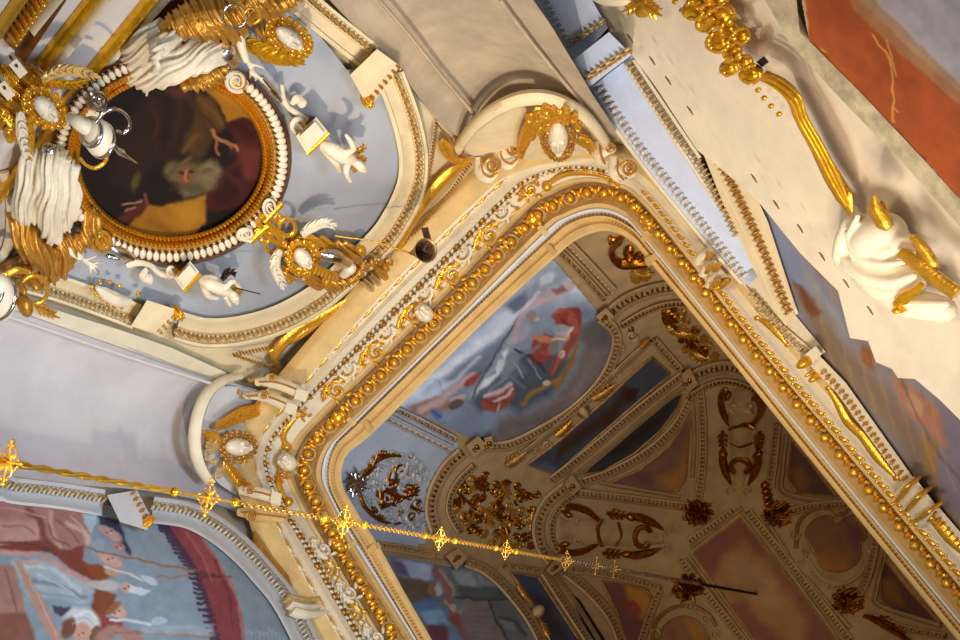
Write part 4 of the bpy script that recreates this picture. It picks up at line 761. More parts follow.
# gilded figure-like cartouche at the far corner
o = vthing('gilded_cartouche', 'gilded leafy cartouche in the far corner of the lantern under the cornice bend', 'ornament', (632, 262)); mb = MB()
mb.swp(SD, [(622, 240), (614, 246), (612, 256), (620, 263), (634, 263), (648, 264)], [2, 3, 3.4, 3, 3, 1.4], None, .03); curl(mb, SD, 630, 252, 7, 1, 1.2, .3, .03); curl(mb, SD, 640, 258, 5, 3, 1.2, .3, .03); mb.blob(SD, 610, 239, 2.2, 2.2, 0, .05, .03)
mb.swp(SD, [(610, 239), (617, 240), (624, 236)], [1, 1.6, 2], None, .03); mb.build('upper_scroll', VGOLD, o); mb = MB()
for k in range(6): acanthus(mb, SD, 642, 274, 642 + 12 * math.cos(k * 1.05), 274 + 8 * math.sin(k * 1.05), 5, .03, 0, 2)
mb.blob(SD, 636, 276, 6, 6, 0, .06, .02); mb.build('lower_leaves', OLDGOLD, o)
# upright relief terms
def term(name, label, cx, cy, ang, sc_, mirror=1):
    """a relief figure: local u runs from the capital to the foot, v across (pixels x sc_)"""
    c, q = math.cos(ang), math.sin(ang); L = lambda u, v: (cx + sc_ * (u * c - v * mirror * q), cy + sc_ * (u * q + v * mirror * c))
    o = thing(name, label, 'stucco relief', SD.at(cx, cy)); mb = MB()
    mb.swp(SD, [L(-46, 0), L(-36, 0), L(-28, 0)], [13 * sc_, 10 * sc_, 12 * sc_], .05, .0); mb.swp(SD, [L(-30, 0), L(-14, 0), L(2, 0), L(16, 0)], [13 * sc_, 15 * sc_, 13 * sc_, 12 * sc_], .09, .0); mb.swp(SD, [L(14, 0), L(30, 0), L(44, 0), L(60, 0)], [12 * sc_, 11 * sc_, 8 * sc_, 5 * sc_], .06, .0)
    mb.build('body', VAULT, o)
    for g in (-1, 1):
        mb = MB(); mb.swp(SD, [L(-36, 15 * g), L(-42, 19 * g), L(-34, 23 * g), L(-20, 21 * g), L(-8, 14 * g), L(-3, 8 * g)], [1.6 * sc_, 3 * sc_, 3.4 * sc_, 3.6 * sc_, 2.4 * sc_, 1 * sc_], None, .03); mb.blob(SD, *L(-37, 15 * g), 3.2 * sc_, 3.2 * sc_, 0, .06, .03); mb.build('horn', VGOLD, o)
        mb = MB(); acanthus(mb, SD, *L(2, 20 * g), *L(24, 19 * g), 6 * sc_, .04, 0, 3); mb.swp(SD, [L(20, 19 * g), L(34, 19 * g), L(48, 15 * g), L(60, 9 * g)], [2 * sc_, 4.4 * sc_, 4 * sc_, .8 * sc_], None, .04); mb.blob(SD, *L(26, 19 * g), 5 * sc_, 4 * sc_, 0, .06, .03); mb.build('garland', VGOLD, o)
    mb = MB(); mb.swp(SD, [L(-2, -14), L(-6, -5), L(-4, 5), L(0, 14)], [1.2 * sc_, 2 * sc_, 2 * sc_, 1.2 * sc_], None, .08); mb.swp(SD, [L(14, -12), L(18, 0), L(14, 12)], [1 * sc_, 1.6 * sc_, 1 * sc_], None, .07); mb.build('collar', VGOLD, o)
    mb = MB(); P = [L(40 + 8 * math.cos(a), 10 * math.sin(a)) for a in np.linspace(.6, 2 * PI - .6, 16)][::1]; mb.swp(SD, P, 2.6 * sc_, None, .06, n=1); mb.build('wreath', VGOLD, o)
    for g in (-1, 1):
        mb = MB(); curl(mb, SD, *L(-24, 9 * g), 5 * sc_, 1, 1.2, .25, .06); mb.build('volute', VAULT, o); mb = MB(); curl(mb, SD, *L(66, 9 * g), 6 * sc_, 2, 1.2, .2, .03); mb.build('volute', VAULT, o)
    return o
term('relief_figure', 'upright cream relief figure with gilt horns beside the right cornice', 741, 430, 1.60, .92)
term('relief_figure', 'lying cream relief figure with gilt horns above the hanging chain', 603, 533, .10, 1.0)
# clusters of gilded leaves on the crossings of the ribs
def cluster(x, y, r, ang, label, n=70):
    o = vthing('leaf_boss', label, 'ornament', (x, y), 'gilded leaf bosses on the vault ribs'); mb = MB(); R = random.Random(int(x))
    for i in range(n):
        a = R.random() * 2 * PI; d = r * R.random() ** .6; px, py = x + d * math.cos(a), y + d * math.sin(a) * .85
        mb.blob(SD, px, py, 2.2 + R.random() * 1.6, 1.4, a + R.random(), .07, .02 + .12 * (1 - d / r), 0, 7, 4)
        if i % 3 == 0: mb.blob(SD, px, py, 1.3, 1.3, 0, .08, .08, 1, 6, 4)
    for i in range(8): a = i * .785 + ang; mb.swp(SD, [(x + r * .5 * math.cos(a), y + r * .5 * math.sin(a)), (x + r * 1.25 * math.cos(a + .2), y + r * 1.1 * math.sin(a + .2))], [2, .5], None, .05)
    mb.build('leaves', [VGOLD, GOLD], o)
cluster(697, 512, 14, 0, 'gilded leaf boss left of the upper corner of the central sky panel'); cluster(778, 514, 13, .5, 'gilded leaf boss left of the lobed panel near the right cornice'); cluster(688, 588, 15, 1, 'gilded leaf boss just under the chain'); cluster(848, 601, 14, .3, 'gilded leaf boss below the lobed panel by the right cornice')
o = vthing('gilded_swag', 'gilded swag at the bottom right of the vault', 'ornament', (890, 628)); mb = MB(); mb.swp(SD, [(864, 616), (876, 620), (892, 630), (910, 642)], [2, 3.6, 3.4, 2], None, .04); acanthus(mb, SD, 880, 616, 905, 634, 5, .05); mb.build('swag', VGOLD, o)
o = vthing('gilded_drop', 'gilded leaf drop at the foot of the upright relief figure', 'ornament', (768, 492)); mb = MB()
for k in range(4): mb.blob(SD, 766 + k, 484 + 6 * k, 4, 3.4, .4, .08, .03)
mb.build('drop', VGOLD, o)
# scrolled frames round the lobed panels
for pts, lab, cs in (([(796, 548), (798, 524), (812, 510), (832, 508), (842, 514), (852, 506)], 'scrolled stucco frame round the lobed panel near the right cornice', [(794, 534, 6), (806, 552, 5), (834, 586, 7), (812, 572, 5), (800, 562, 4), (872, 548, 5)]), ([(652, 645), (656, 622), (672, 608), (692, 606), (708, 614), (716, 626)], 'scrolled stucco frame round the lobed panel at the bottom edge', [(690, 606, 6), (706, 618, 5), (716, 634, 5), (656, 634, 5)])):
    o = vthing('scrolled_frame', lab, 'stucco relief', pts[2]); mb = MB(); mb.swp(SD, pts, 2.0, None, .02); mb.build('rim', VLEAF, o)
    for i, (x, y, r) in enumerate(cs): mb = MB(); curl(mb, SD, x, y, r, i * 1.3, 1.3, .22, .03); mb.build('curl', VAULT, o)
mb = MB(); mb.swp(SD, [(808, 560), (822, 578), (842, 584), (860, 574), (868, 558), (874, 544)], [1.6, 2.2, 2.6, 2.2, 1.6, 1], None, .02); o = mb.build('stucco_curve', VAULT); finish(o, 'curved cream stucco rim under the lobed panel', 'stucco relief')
# gilt leaves and shields along the dark panels
def gleaf(x0, y0, x1, y1, w_, lab):
    mb = MB(); acanthus(mb, SD, x0, y0, x1, y1, w_, .05, 0, 4); o = mb.build('gilded_leaf', OLDGOLD); finish(o, lab, 'ornament', 'gilded leaves on the lantern lunette borders')
gleaf(592, 400, 616, 384, 6, 'bright gilded leaf above the small shield on the angel lunette border'); gleaf(556, 436, 572, 420, 6, 'bright gilded leaf below the small shield on the angel lunette border'); gleaf(506, 466, 526, 452, 6, 'gilded leaf near the lower end of the angel lunette border'); gleaf(640, 348, 650, 338, 4, 'gilded leaf at the upper end of the angel lunette border'); gleaf(518, 586, 530, 602, 4, 'gilded leaf above the small shield on the lower lunette border'); gleaf(541, 622, 550, 640, 4, 'gilded leaf below the small shield on the lower lunette border')
for x, y, a, lab in ((583, 411, .7, 'small cream shield on the border of the angel lunette'), (537, 612, .9, 'small cream shield on the border of the lower lunette')):
    o = vthing('stucco_shield', lab, 'ornament', (x, y)); mb = MB(); mb.blob(SD, x, y, 6, 4.6, a, .08, .03); mb.build('shield', VAULT, o); mb = MB(); mb.swp(SD, spiral(x, y, 6.4, 6.4, 0, 1, 18), 1, None, .03, n=1); mb.build('rim', VLEAF, o)
for k, (x, y, r) in enumerate(((632, 336, 6), (622, 346, 4), (618, 374, 5), (548, 446, 5), (536, 452, 4))):
    mb = MB(); curl(mb, SD, x, y, r, k, 1.3, .22, .03); o = mb.build('stucco_curl', VAULT); finish(o, 'small cream curl on the border of the angel lunette', 'stucco relief', 'cream curls on the angel lunette border')
# ================================================================== THE ROUND PICTURE AND ITS SCULPTURE
MX, MY, MRX, MRY = 171, 158, 92, 79
def ept(t, u): return MX + (MRX + u) * math.cos(t), MY + (MRY + u) * math.sin(t)
med = thing('round_picture', 'round dark painting of a bearded old man in a gilded frame', 'painting', SM.at(MX, MY))
p = Paint(76, 76, 266, 240, (30, 19, 16)); p.noise(.2, 16)
p.poly([(146, 95), (172, 84), (200, 90), (218, 98), (224, 124), (212, 142), (200, 164), (172, 168), (156, 164), (134, 190), (112, 180), (120, 130)], (46, 28, 18), 10)
p.poly([(196, 92), (214, 98), (220, 112), (224, 128), (212, 136), (198, 122)], (92, 60, 24), 6); p.poly([(180, 150), (196, 120), (212, 136), (200, 160)], (84, 56, 26), 8); p.line([(200, 100), (214, 112), (222, 124)], 2, (110, 72, 26), 4); p.line([(196, 110), (210, 122), (216, 130)], 1.6, (70, 42, 20), 3); p.line([(184, 150), (196, 136)], 2, (108, 74, 36), 4)
p.poly([(204, 88), (224, 96), (244, 108), (258, 124), (244, 117), (226, 123), (221, 106), (210, 94)], (168, 108, 22), 3); p.poly([(200, 84), (226, 92), (250, 110), (240, 108), (220, 98)], (186, 122, 26), 5)
p.poly([(226, 123), (240, 117), (256, 124), (268, 150), (258, 180), (246, 206), (206, 212), (206, 196), (222, 172), (238, 156), (236, 142)], (72, 26, 20), 4); p.poly([(238, 146), (262, 150), (258, 178), (242, 180)], (108, 48, 36), 10); p.poly([(224, 124), (244, 120), (260, 140), (250, 138), (236, 130)], (58, 18, 16), 5); p.poly([(214, 180), (240, 166), (246, 196), (216, 206)], (52, 20, 18), 8)
p.poly([(146, 203), (160, 206), (194, 200), (207, 194), (206, 222), (192, 238), (150, 238), (122, 228), (140, 214)], (158, 104, 24), 3); p.poly([(170, 206), (200, 200), (204, 220), (186, 232)], (186, 126, 32), 12)
p.ell(192, 176, 26, 14, .2, (104, 84, 52), .6); p.ell(212, 170, 10, 10, -.6, (126, 104, 70), .7); p.ell(174, 172, 9, 9, 0, (110, 92, 54), .7); p.ell(204, 182, 12, 10, -.4, (120, 100, 66), .6); p.ell(192, 190, 14, 8, 0, (100, 86, 58), .6)
for x0, y0, x1, y1, c_ in ((176, 166, 168, 176, 0), (182, 162, 190, 158, 1), (200, 168, 210, 160, 1), (206, 172, 216, 166, 0), (204, 178, 214, 180, 1), (198, 186, 204, 194, 0), (186, 190, 184, 197, 1), (178, 186, 170, 190, 0), (210, 166, 220, 170, 1)): p.line([(x0, y0), ((x0 + x1) / 2 + 2, (y0 + y1) / 2), (x1, y1)], 1.6, (140, 120, 82) if c_ else (74, 58, 36), 4, .6)
p.ell(186, 176, 9, 8, .4, (128, 78, 50), .7); p.ell(181, 173, 3, 1.8, .3, (64, 36, 24), .9); p.ell(191, 172, 3, 1.6, -.2, (64, 36, 24), .9); p.line([(187, 171), (185, 178), (187, 181)], 1.2, (184, 112, 74), 2.4); p.ell(188, 184, 3.2, 1.4, .1, (140, 48, 36), .8); p.ell(192, 188, 12, 4, .1, (88, 78, 54), .8)
for pts, w_, col in (([(150, 100), (160, 120), (156, 150)], 2.4, (58, 36, 24)), ([(176, 96), (180, 116), (172, 146)], 2.4, (66, 42, 24)), ([(190, 98), (196, 116), (188, 140)], 2, (78, 52, 26)), ([(164, 96), (168, 116), (164, 140)], 2, (36, 20, 14)), ([(202, 118), (208, 132), (200, 148)], 2, (60, 38, 20)), ([(232, 152), (248, 158), (254, 170)], 3, (96, 42, 34)), ([(228, 176), (240, 184), (244, 198)], 3, (86, 36, 28)), ([(160, 212), (174, 222), (190, 224)], 3, (176, 118, 30)), ([(150, 222), (170, 232)], 3, (134, 84, 20)), ([(112, 130), (122, 150), (118, 176)], 5, (40, 26, 18))): p.line(pts, w_, col, 6, .7)
p.line([(212, 130), (215, 138), (224, 142), (234, 145), (237, 151)], 1.8, (170, 108, 64), 2); p.line([(216, 140), (216, 148), (219, 155)], 1.3, (160, 96, 56), 2); p.line([(226, 142), (231, 148)], 1.2, (150, 92, 54), 2)
p.poly([(118, 226), (140, 216), (148, 204), (147, 194), (142, 200), (130, 210), (112, 220)], (84, 36, 30), 3); p.line([(123, 205), (134, 203), (141, 200)], 1.1, (176, 116, 82), 1.6); p.line([(125, 211), (136, 207)], 1.1, (160, 100, 70), 1.6); p.line([(145, 194), (147, 204)], 1.3, (126, 60, 44), 1.6); p.ell(136, 182, 4, 9, .3, (84, 72, 26), .8); p.line([(154, 112), (158, 124), (152, 140)], 1, (80, 36, 24), 3); p.ell(178, 92, 12, 6, .2, (84, 44, 36), .8)
o = p.mesh(SM, [ept(t, 2) for t in np.linspace(0, 2 * PI, 80)[:-1]], 'painting', .62, .06, med)
TH = np.linspace(0, 2 * PI, 121)
def ring(u_h, name, m): return MB().grid([[SM.at(*ept(t, u), h) for u, h in u_h] for t in TH]).build(name, m, med)
ring([(-1, .05), (0, .10), (3, .12), (5, .10), (7, .15), (11, .18), (14, .15), (15, .10)], 'gilded_ring', GOLD)
ring([(14.5, .05), (15, .13), (17, .15), (23, .14), (24, .10), (25, .14), (28, .12), (29, .08), (29, -.02)], 'outer_ring', BROWN)
mb = MB()
for t in np.linspace(0, 2 * PI, 150)[:-1]: x, y = ept(t, 2.2); mb.blob(SM, x, y, 1.5, 1.5, 0, .02, .12, 0, 6, 4)
mb.build('bead_ring', BRIGHTGOLD, med)
mb = MB()
for t in np.linspace(0, 2 * PI, 150)[:-1]: x, y = ept(t, 8.6); mb.blob(SM, x, y, 1.3, 1.3, 0, .016, .178, 0, 6, 4)
mb.build('inner_bead_ring', GOLD, med)
mb = MB()
for i, t in enumerate(np.linspace(0, 2 * PI, 104)[:-1]):
    x, y = ept(t, 19.5); x2, y2 = ept(t + .01, 19.5); a = math.atan2(y2 - y, x2 - x); Cc, Jx, Jy, n = SM.frame(x, y, .15); U = Jx * math.cos(a) + Jy * math.sin(a); W = -Jx * math.sin(a) + Jy * math.cos(a)
    mb.ell(Cc, U * 3.2 + n * .014, W * 5.3, n * .02 - U * 1.4, 0, 10, 5)
mb.build('scale_band', WHITE, med)
ring([(14.8, .13), (15.4, .158), (23.6, .158), (24.2, .13)], 'scale_ground', BROWN)

SC = .0061
def limb(mb, S, pts, k=SC, m=0):
    if len(pts) == 1: q = pts[0]; r = q[3] * k; return mb.ell(S.at(*q[:3]), np.array([r, 0, 0]), np.array([0, r, 0]), np.array([0, 0, r]), m)
    Q = cr(np.array(pts, float), 4) if len(pts) > 2 else cr(np.array(pts, float), 3); P = [S.at(q[0], q[1], q[2]) for q in Q]; r = np.maximum(Q[:, 3], .5) * k; mb.tube(P, r, m, 10)
    for i in (0, -1): mb.ell(P[i], np.array([r[i], 0, 0]), np.array([0, r[i], 0]), np.array([0, 0, r[i]]), m)
    return mb
def figure(S, limbs, name, m, parent, vox=.009, folds=(), drape=None, label=None):
    mb = MB()
    for l in limbs: limb(mb, S, l)
    for l in folds: limb(mb, S, [(q[0], q[1], q[2] - .045, q[3] * 1.5) for q in l])
    o = mb.build(name, m, parent, remesh=vox, sm=3)
    if drape:
        ang, lam, amp = drape; me = o.data; n = len(me.vertices); V = np.zeros(n * 3); me.vertices.foreach_get('co', V); V = V.reshape(-1, 3); N = np.zeros(n * 3); me.vertex_normals.foreach_get('vector', N); N = N.reshape(-1, 3)
        W3 = V + WL[o.name]; q = (W3 - CAM) @ RM.T; x = 480 + FPX * q[:, 0] / q[:, 2]; y = 320 + FPX * q[:, 1] / q[:, 2]
        u = -x * math.sin(ang) + y * math.cos(ang); t = x * math.cos(ang) + y * math.sin(ang)
        ph = 2 * PI * u / lam + 1.5 * np.sin(t / 17.0 + u / 9.0) + .9 * np.sin(t / 7.0 + 1.3); h = np.abs(np.sin(ph / 2)) ** .7 + .35 * np.sin(ph * 1.7 + t / 11.0)
        V += N * (amp * (h - .6))[:, None]; me.vertices.foreach_set('co', V.ravel()); me.update()
    return o
def face(S, x, y, lift, rx, ry, rot, parent, m=WHITE, name='face'):
    """carved head: u = across the eyes, v = towards the chin; rot turns v from image-down"""
    c, q = math.cos(rot), math.sin(rot); L = lambda u, v: (x + u * c - v * q, y + u * q + v * c); mb = MB(); k = SC
    P, Jx, Jy, n = S.frame(x, y, lift); U = Jx * c + Jy * q; W = -Jx * q + Jy * c; d = np.linalg.norm(U) * rx
    mb.ell(P, U * rx, W * ry, n * d * 1.0, 0, 16, 10); mb.ell(P + W * ry * .55 + n * d * .2, U * rx * .62, W * ry * .5, n * d * .75)
    mb.ell(P + W * ry * .1 + n * d * .98, U * rx * .2, W * ry * .3, n * d * .38); mb.ell(P + W * ry * .32 + n * d * .98, U * rx * .24, W * ry * .1, n * d * .18)
    for g in (-1, 1):
        mb.ell(P - W * ry * .2 + U * rx * .4 * g + n * d * .86, U * rx * .34, W * ry * .12, n * d * .24); mb.ell(P + W * ry * .28 + U * rx * .45 * g + n * d * .66, U * rx * .3, W * ry * .24, n * d * .2); mb.ell(P - W * ry * .02 + U * rx * .4 * g + n * d * .84, U * rx * .17, W * ry * .08, n * d * .1)
    for s_ in (.48, .64): mb.ell(P + W * ry * s_ + n * d * .86, U * rx * .34, W * ry * .07, n * d * .2)
    return mb.build(name, m, parent, remesh=max(d * .06, .003), sm=1)
def hand(mb, S, wrist, palm, tips, thumb, r=1.3):
    limb(mb, S, [(*wrist, r * 1.5), (*palm, r * 2.0)])
    for i, t in enumerate(tips):
        mx = [(palm[j] * .45 + t[j] * .55) for j in (0, 1)]; limb(mb, S, [(*palm, r * .9), (mx[0], mx[1], palm[2] + .03, r * .85), (*t, palm[2] - .01, r * .6)])
    limb(mb, S, [((wrist[0] + palm[0]) / 2, (wrist[1] + palm[1]) / 2, palm[2], r), (*thumb, palm[2] + .02, r * .7)])
def locks(S, pts, r, lift, parent, m=GOLD, name='hair', n=1, h=None):
    mb = MB()
    for i, (x, y) in enumerate(pts):
        a0 = i * 2.4; mb.blob(S, x, y, r * .8, r * .66, a0, h, lift, 0, 10, 6)
        for k in range(max(n, 2)):
            a = a0 + k * 2.2; q = r * .62; P = [(x + q * math.cos(a + t), y + q * math.sin(a + t)) for t in (0, .8, 1.6, 2.4)]
            mb.swp(S, P, [r * .1, r * .26, r * .28, r * .1], None, lift + r * SC * .55, n=2, seg=6)
    return mb.build(name, m, parent)
def wing(S, spine, w_, lift, parent, m, name='wing', feathers=5, side=1):
    mb = MB(); mb.swp(S, spine, [q * .8 for q in w_], None, lift, flat=.35); P = cr(spine, 6); T = np.gradient(P, axis=0); T /= np.linalg.norm(T, axis=1, keepdims=True); k = len(P); nf = feathers * 2 + 1
    for i in range(nf):
        j = int((i + .3) * (k - 2) / nf); x, y = P[j]; tx, ty = T[j]; ww = float(np.interp(j / k, np.linspace(0, 1, len(w_)), w_))
        for sd, q in ((side, 1.0), (-side, .55)):
            mb.swp(S, [(x, y), (x + tx * ww * .5 - ty * sd * ww * .5 * q, y + ty * ww * .5 + tx * sd * ww * .5 * q), (x + tx * ww * 1.4 - ty * sd * ww * .95 * q, y + ty * ww * 1.4 + tx * sd * ww * .95 * q)], [ww * .16, ww * .24, .4], None, lift + .02, n=2, seg=6, flat=.6)
    return mb.build(name, m, parent)
def mop(S, x, y, rx, ry, rot, r, lift, parent, m=GOLD, name='hair', arc=(0, 2 * PI)):
    c, q = math.cos(rot), math.sin(rot); pts = []
    for kx, n_ in ((1.05, 16), (1.35, 18)):
        for t in np.linspace(arc[0], arc[1], n_): u, v = rx * kx * math.cos(t), ry * kx * math.sin(t); pts.append((x + u * c - v * q, y + u * q + v * c))
    return locks(S, pts, r, lift, parent, m, name, 2)
mb = MB(); mb.panel(SM, [(-40, 262), (-40, -50), (196, -50), (176, 6), (140, 36), (112, 66), (86, 92), (66, 130), (58, 180), (66, 230), (80, 262), (60, 276)], .02, .008); mb.build('ray_ground', mat('lilac_plaster', (204, 192, 182), .75, 0, .06, 4), WB)
# ---- gilded rays behind the picture
RAYS = [((-4, 33), (26, -10), 4.4, GOLD, 'thin gilded ray at the top left corner'), ((10, 44), (46, -10), 6, OLDGOLD, 'leaf-carved gilded ray, second from the top left corner'), ((20, 56), (64, -10), 5, BROWN, 'dark brown ray between the leaf-carved ray and the bright double ray'), ((40, 66), (98, -8), 5, BRIGHTGOLD, 'bright gilded ray left of the blue gap near the top left'), ((48, 72), (110, -8), 3.2, IVORY, 'cream ray beside the bright gilded ray'), ((62, 108), (156, -8), 4.4, BRIGHTGOLD, 'long bright gilded ray ending behind the upper reclining angel'), ((74, 98), (168, -8), 4.2, IVORY, 'cream ray along the long bright gilded ray'), ((-6, 126), (20, 94), 5, BRIGHTGOLD, 'gilded ray left of the left angel head'), ((-6, 200), (54, 128), 5, GOLD, 'gilded ray passing under the left angel wing'), ((30, 30), (70, -20), 3, IVORY, 'cream ray left of the bright gilded ray')]
for a, b, w_, m, lab in RAYS:
    mb = MB(); mb.swp(SM, [a, b], [w_ * .8, w_ * .8], .05, .06); o = mb.build('gilded_ray', m); finish(o, lab, 'sunray', 'rays behind the round picture')
mb = MB()
for i in range(9): t = i / 8; mb.blob(SM, 13 + 32 * t, 40 - 46 * t, 4, 2.4, -.2, .05, .1); mb.blob(SM, 11 + 32 * t, 36 - 46 * t, 3, 2, -1.6, .05, .1)
mb.build('ray_leaves', GOLD, None); finish(bpy.data.objects['ray_leaves'], 'row of gilded leaves carved along the second ray from the corner', 'ornament')
for pts, w_, lab in (([(4, 172), (11, 195), (12, 222), (8, 246), (-2, 264)], [5, 6, 6, 5, 4], 'cream curved stucco strip at the left edge of the photo'), ([(158, 40), (140, 54), (122, 72), (112, 88)], [3, 4, 4, 2], 'cream curved stucco rib beside the upper reclining angel')):
    mb = MB(); mb.swp(SM, pts, w_, None, .05, flat=.5); o = mb.build('stucco_strip', IVORY); finish(o, lab, 'stucco relief')
mb = MB(); mb.swp(SM, [(196, -4), (166, 12), (142, 28), (124, 46), (112, 66)], [6, 6, 5, 5, 4], None, .03, flat=.5); o = mb.build('wooden_rib', BROWN); finish(o, 'dark brown curved rib above the upper reclining angel', 'stucco relief')

# ---- upper reclining angel
a1 = thing('angel_statue', 'reclining angel statue in white robe and gilded skirt above the round picture', 'statue', SM.at(200, 45))
figure(SM, [[(222, 48, .26, 12), (200, 56, .30, 14), (172, 68, .28, 13), (150, 78, .2, 11), (132, 76, .14, 8)], [(178, 30, .18, 10), (158, 38, .2, 14), (140, 52, .16, 12), (126, 62, .1, 7)], [(160, 60, .2, 14), (142, 66, .15, 12)], [(150, 82, .16, 7), (146, 94, .12, 2)]], 'robe', WHITE, a1, .007, [[(174, 34, .36, 2), (158, 50, .42, 2.6), (156, 72, .38, 2)]], (2.62, 9, .017))
figure(SM, [[(174, 26, .24, 10), (196, 20, .28, 16), (218, 20, .3, 17), (232, 30, .28, 12)], [(188, 84, .16, 6), (202, 80, .2, 9), (218, 72, .22, 8)], [(236, 14, .3, 14), (252, 0, .3, 15), (262, -14, .28, 14)], [(240, 4, .3, 12), (262, 8, .28, 10), (280, 4, .26, 9), (292, -6, .24, 9)], [(262, 30, .2, 7), (272, 36, .2, 7)]], 'gilded_drapery', OLDGOLD, a1, .007, (), (1.1, 8, .022))
mb = MB(); limb(mb, SM, [(224, 50, .3, 11), (232, 60, .28, 8)]); mb.build('silvered_knee', SILVER, a1, remesh=.008); mb = MB(); limb(mb, SM, [(228, 66, .2, 5), (214, 80, .2, 4)]); mb.build('silvered_hem', SILVER, a1, remesh=.008); mb = MB(); limb(mb, SM, [(262, 78, .2, 3.4), (272, 90, .2, 4), (280, 100, .18, 3)]); mb.build('silvered_ribbon', SILVER, a1, remesh=.008)
mb = MB(); limb(mb, SM, [(240, 30, .3, 4.6), (241, 44, .34, 4), (246, 60, .36, 3.2)]); hand(mb, SM, (246, 58, .36), (251, 67, .36), [(250, 78), (256, 81), (263, 84), (270, 90)], (264, 68)); mb.build('arm', WHITE, a1, remesh=.006, sm=1)
h = face(SM, 289, 38, .32, 8, 15, -.95, a1, WHITE, 'face'); mop(SM, 289, 37, 11, 18, -.95, 4.6, .24, a1)
wing(SM, [(246, 42), (266, 52), (285, 58), (304, 60)], [8, 12, 11, 4], .2, a1, BRIGHTGOLD, feathers=5, side=-1)
for x, y, r, m, nm in ((235, 16, 12, SILVER, 'halo_ring'), (252, 16, 8, GOLD, 'halo_ring')):
    mb = MB(); mb.swp(SM, spiral(x, y, r, r, 0, 1, 26), 1.2, None, .46, n=1); mb.build(nm, m, a1)
# ---- left angel
a2 = thing('angel_statue', 'white robed angel statue with gilded wings left of the round picture', 'statue', SM.at(45, 170))
figure(SM, [[(34, 160, .16, 11), (30, 186, .2, 13), (27, 212, .18, 12)], [(54, 162, .22, 14), (52, 192, .28, 15), (50, 222, .24, 11), (53, 238, .22, 7)], [(68, 168, .2, 9), (69, 200, .22, 10), (64, 224, .2, 8)]], 'robe', WHITE, a2, .007, (), (1.75, 8, .018))
figure(SM, [[(20, 220, .1, 10), (30, 244, .16, 13), (46, 262, .16, 12)], [(66, 240, .16, 9), (62, 262, .16, 12), (50, 276, .12, 8)], [(90, 212, .14, 6), (92, 226, .18, 8), (78, 244, .18, 9)], [(22, 270, .1, 7), (40, 280, .12, 8)], [(62, 250, .16, 9), (78, 244, .18, 9)]], 'gilded_drapery', OLDGOLD, a2, .007, (), (1.35, 10, .028))
figure(SM, [[(2, 76, .1, 9), (14, 88, .14, 10), (26, 100, .18, 9), (30, 116, .2, 8)], [(4, 108, .08, 8), (16, 118, .12, 8), (14, 134, .1, 7)], [(24, 74, .14, 7), (40, 84, .2, 8)]], 'gilded_mantle', GOLD, a2, .007, (), (.8, 7, .026))
face(SM, 46, 109, .36, 9, 14, -.85, a2); mop(SM, 45, 108, 12, 17, -.85, 4.6, .28, a2)
wing(SM, [(42, 80), (60, 71), (80, 71), (101, 78)], [4, 8, 7, 1.4], .3, a2, mat('cream_gilt', (224, 184, 110), .35, .3, .12, 10), feathers=4, side=1)
wing(SM, [(42, 82), (58, 84), (76, 84), (90, 80)], [3, 6, 5, 1], .26, a2, BRIGHTGOLD, 'gilded_wing', 3)
wing(SM, [(20, 112), (22, 132), (26, 152), (30, 168)], [5, 8, 6, 1.2], .3, a2, WHITE, feathers=3, side=-1)
wing(SM, [(30, 118), (32, 138), (30, 160)], [3, 4, 1], .32, a2, BRIGHTGOLD, 'gilded_wing', 2)
mb = MB(); limb(mb, SM, [(70, 250, .2, 5), (80, 257, .22, 3.6)]); hand(mb, SM, (80, 257, .22), (90, 264, .22), [(103, 262), (102, 268), (98, 274), (91, 277)], (96, 256)); mb.build('hand', WHITE, a2, remesh=.006, sm=1)
mb = MB(); limb(mb, SM, [(50, 150, .2, 7), (60, 158, .22, 6), (68, 164, .2, 5)]); mb.build('silvered_sash', SILVER, a2, remesh=.008)
for x, y, rt in ((14, 62, .9), (2, 84, .9)):
    mb = MB(); mb.blk(SM, x, y, 9, 5, rt, .05, .2); o = mb.build('pierced_plate', IVORY, a2, False); mb = MB(); mb.blob(SM, x - 3, y - 4, 1.6, 1.6, 0, .02, .25); mb.blob(SM, x + 2, y + 3, 1.6, 1.6, 0, .02, .25); mb.build('plate_holes', BROWN, o)
# ---- globe lamps in front of the left angel
def lamp(x, y, rx, ry, rot, lab):
    o = thing('wall_lamp', lab, 'lamp', SM.at(x, y)); mb = MB(); P, Jx, Jy, n = SM.frame(x, y, .55); c, q = math.cos(rot), math.sin(rot)
    mb.ell(P, (Jx * c + Jy * q) * rx, (-Jx * q + Jy * c) * ry, n * .085, 0, 18, 12); mb.build('globe', mat('milk_glass', (232, 216, 186), .35, 0, .04, 4, spec=.5), o)
    mb = MB(); A3 = Jx * .8 + Jy * .6; B3 = -Jx * .6 + Jy * .8; R_ = (rx + ry) / 2
    for off_, k_ in ((3.0, 1.0), (-9.5, .82)): mb.tube([P + A3 * off_ + B3 * R_ * k_ * math.cos(t) + n * .09 * k_ * math.sin(t) for t in np.linspace(0, 2 * PI, 28)], .011, 0, 8)
    mb.build('metal_bands', SILVER, o); return o
l1 = lamp(99, 138, 13, 17, .5, 'white globe lamp with curved gilt arms and a spike over the round picture')
figure(SM, [[(70, 118, .45, 4), (78, 122, .5, 6), (86, 127, .52, 7)]], 'socket', WHITE, l1)
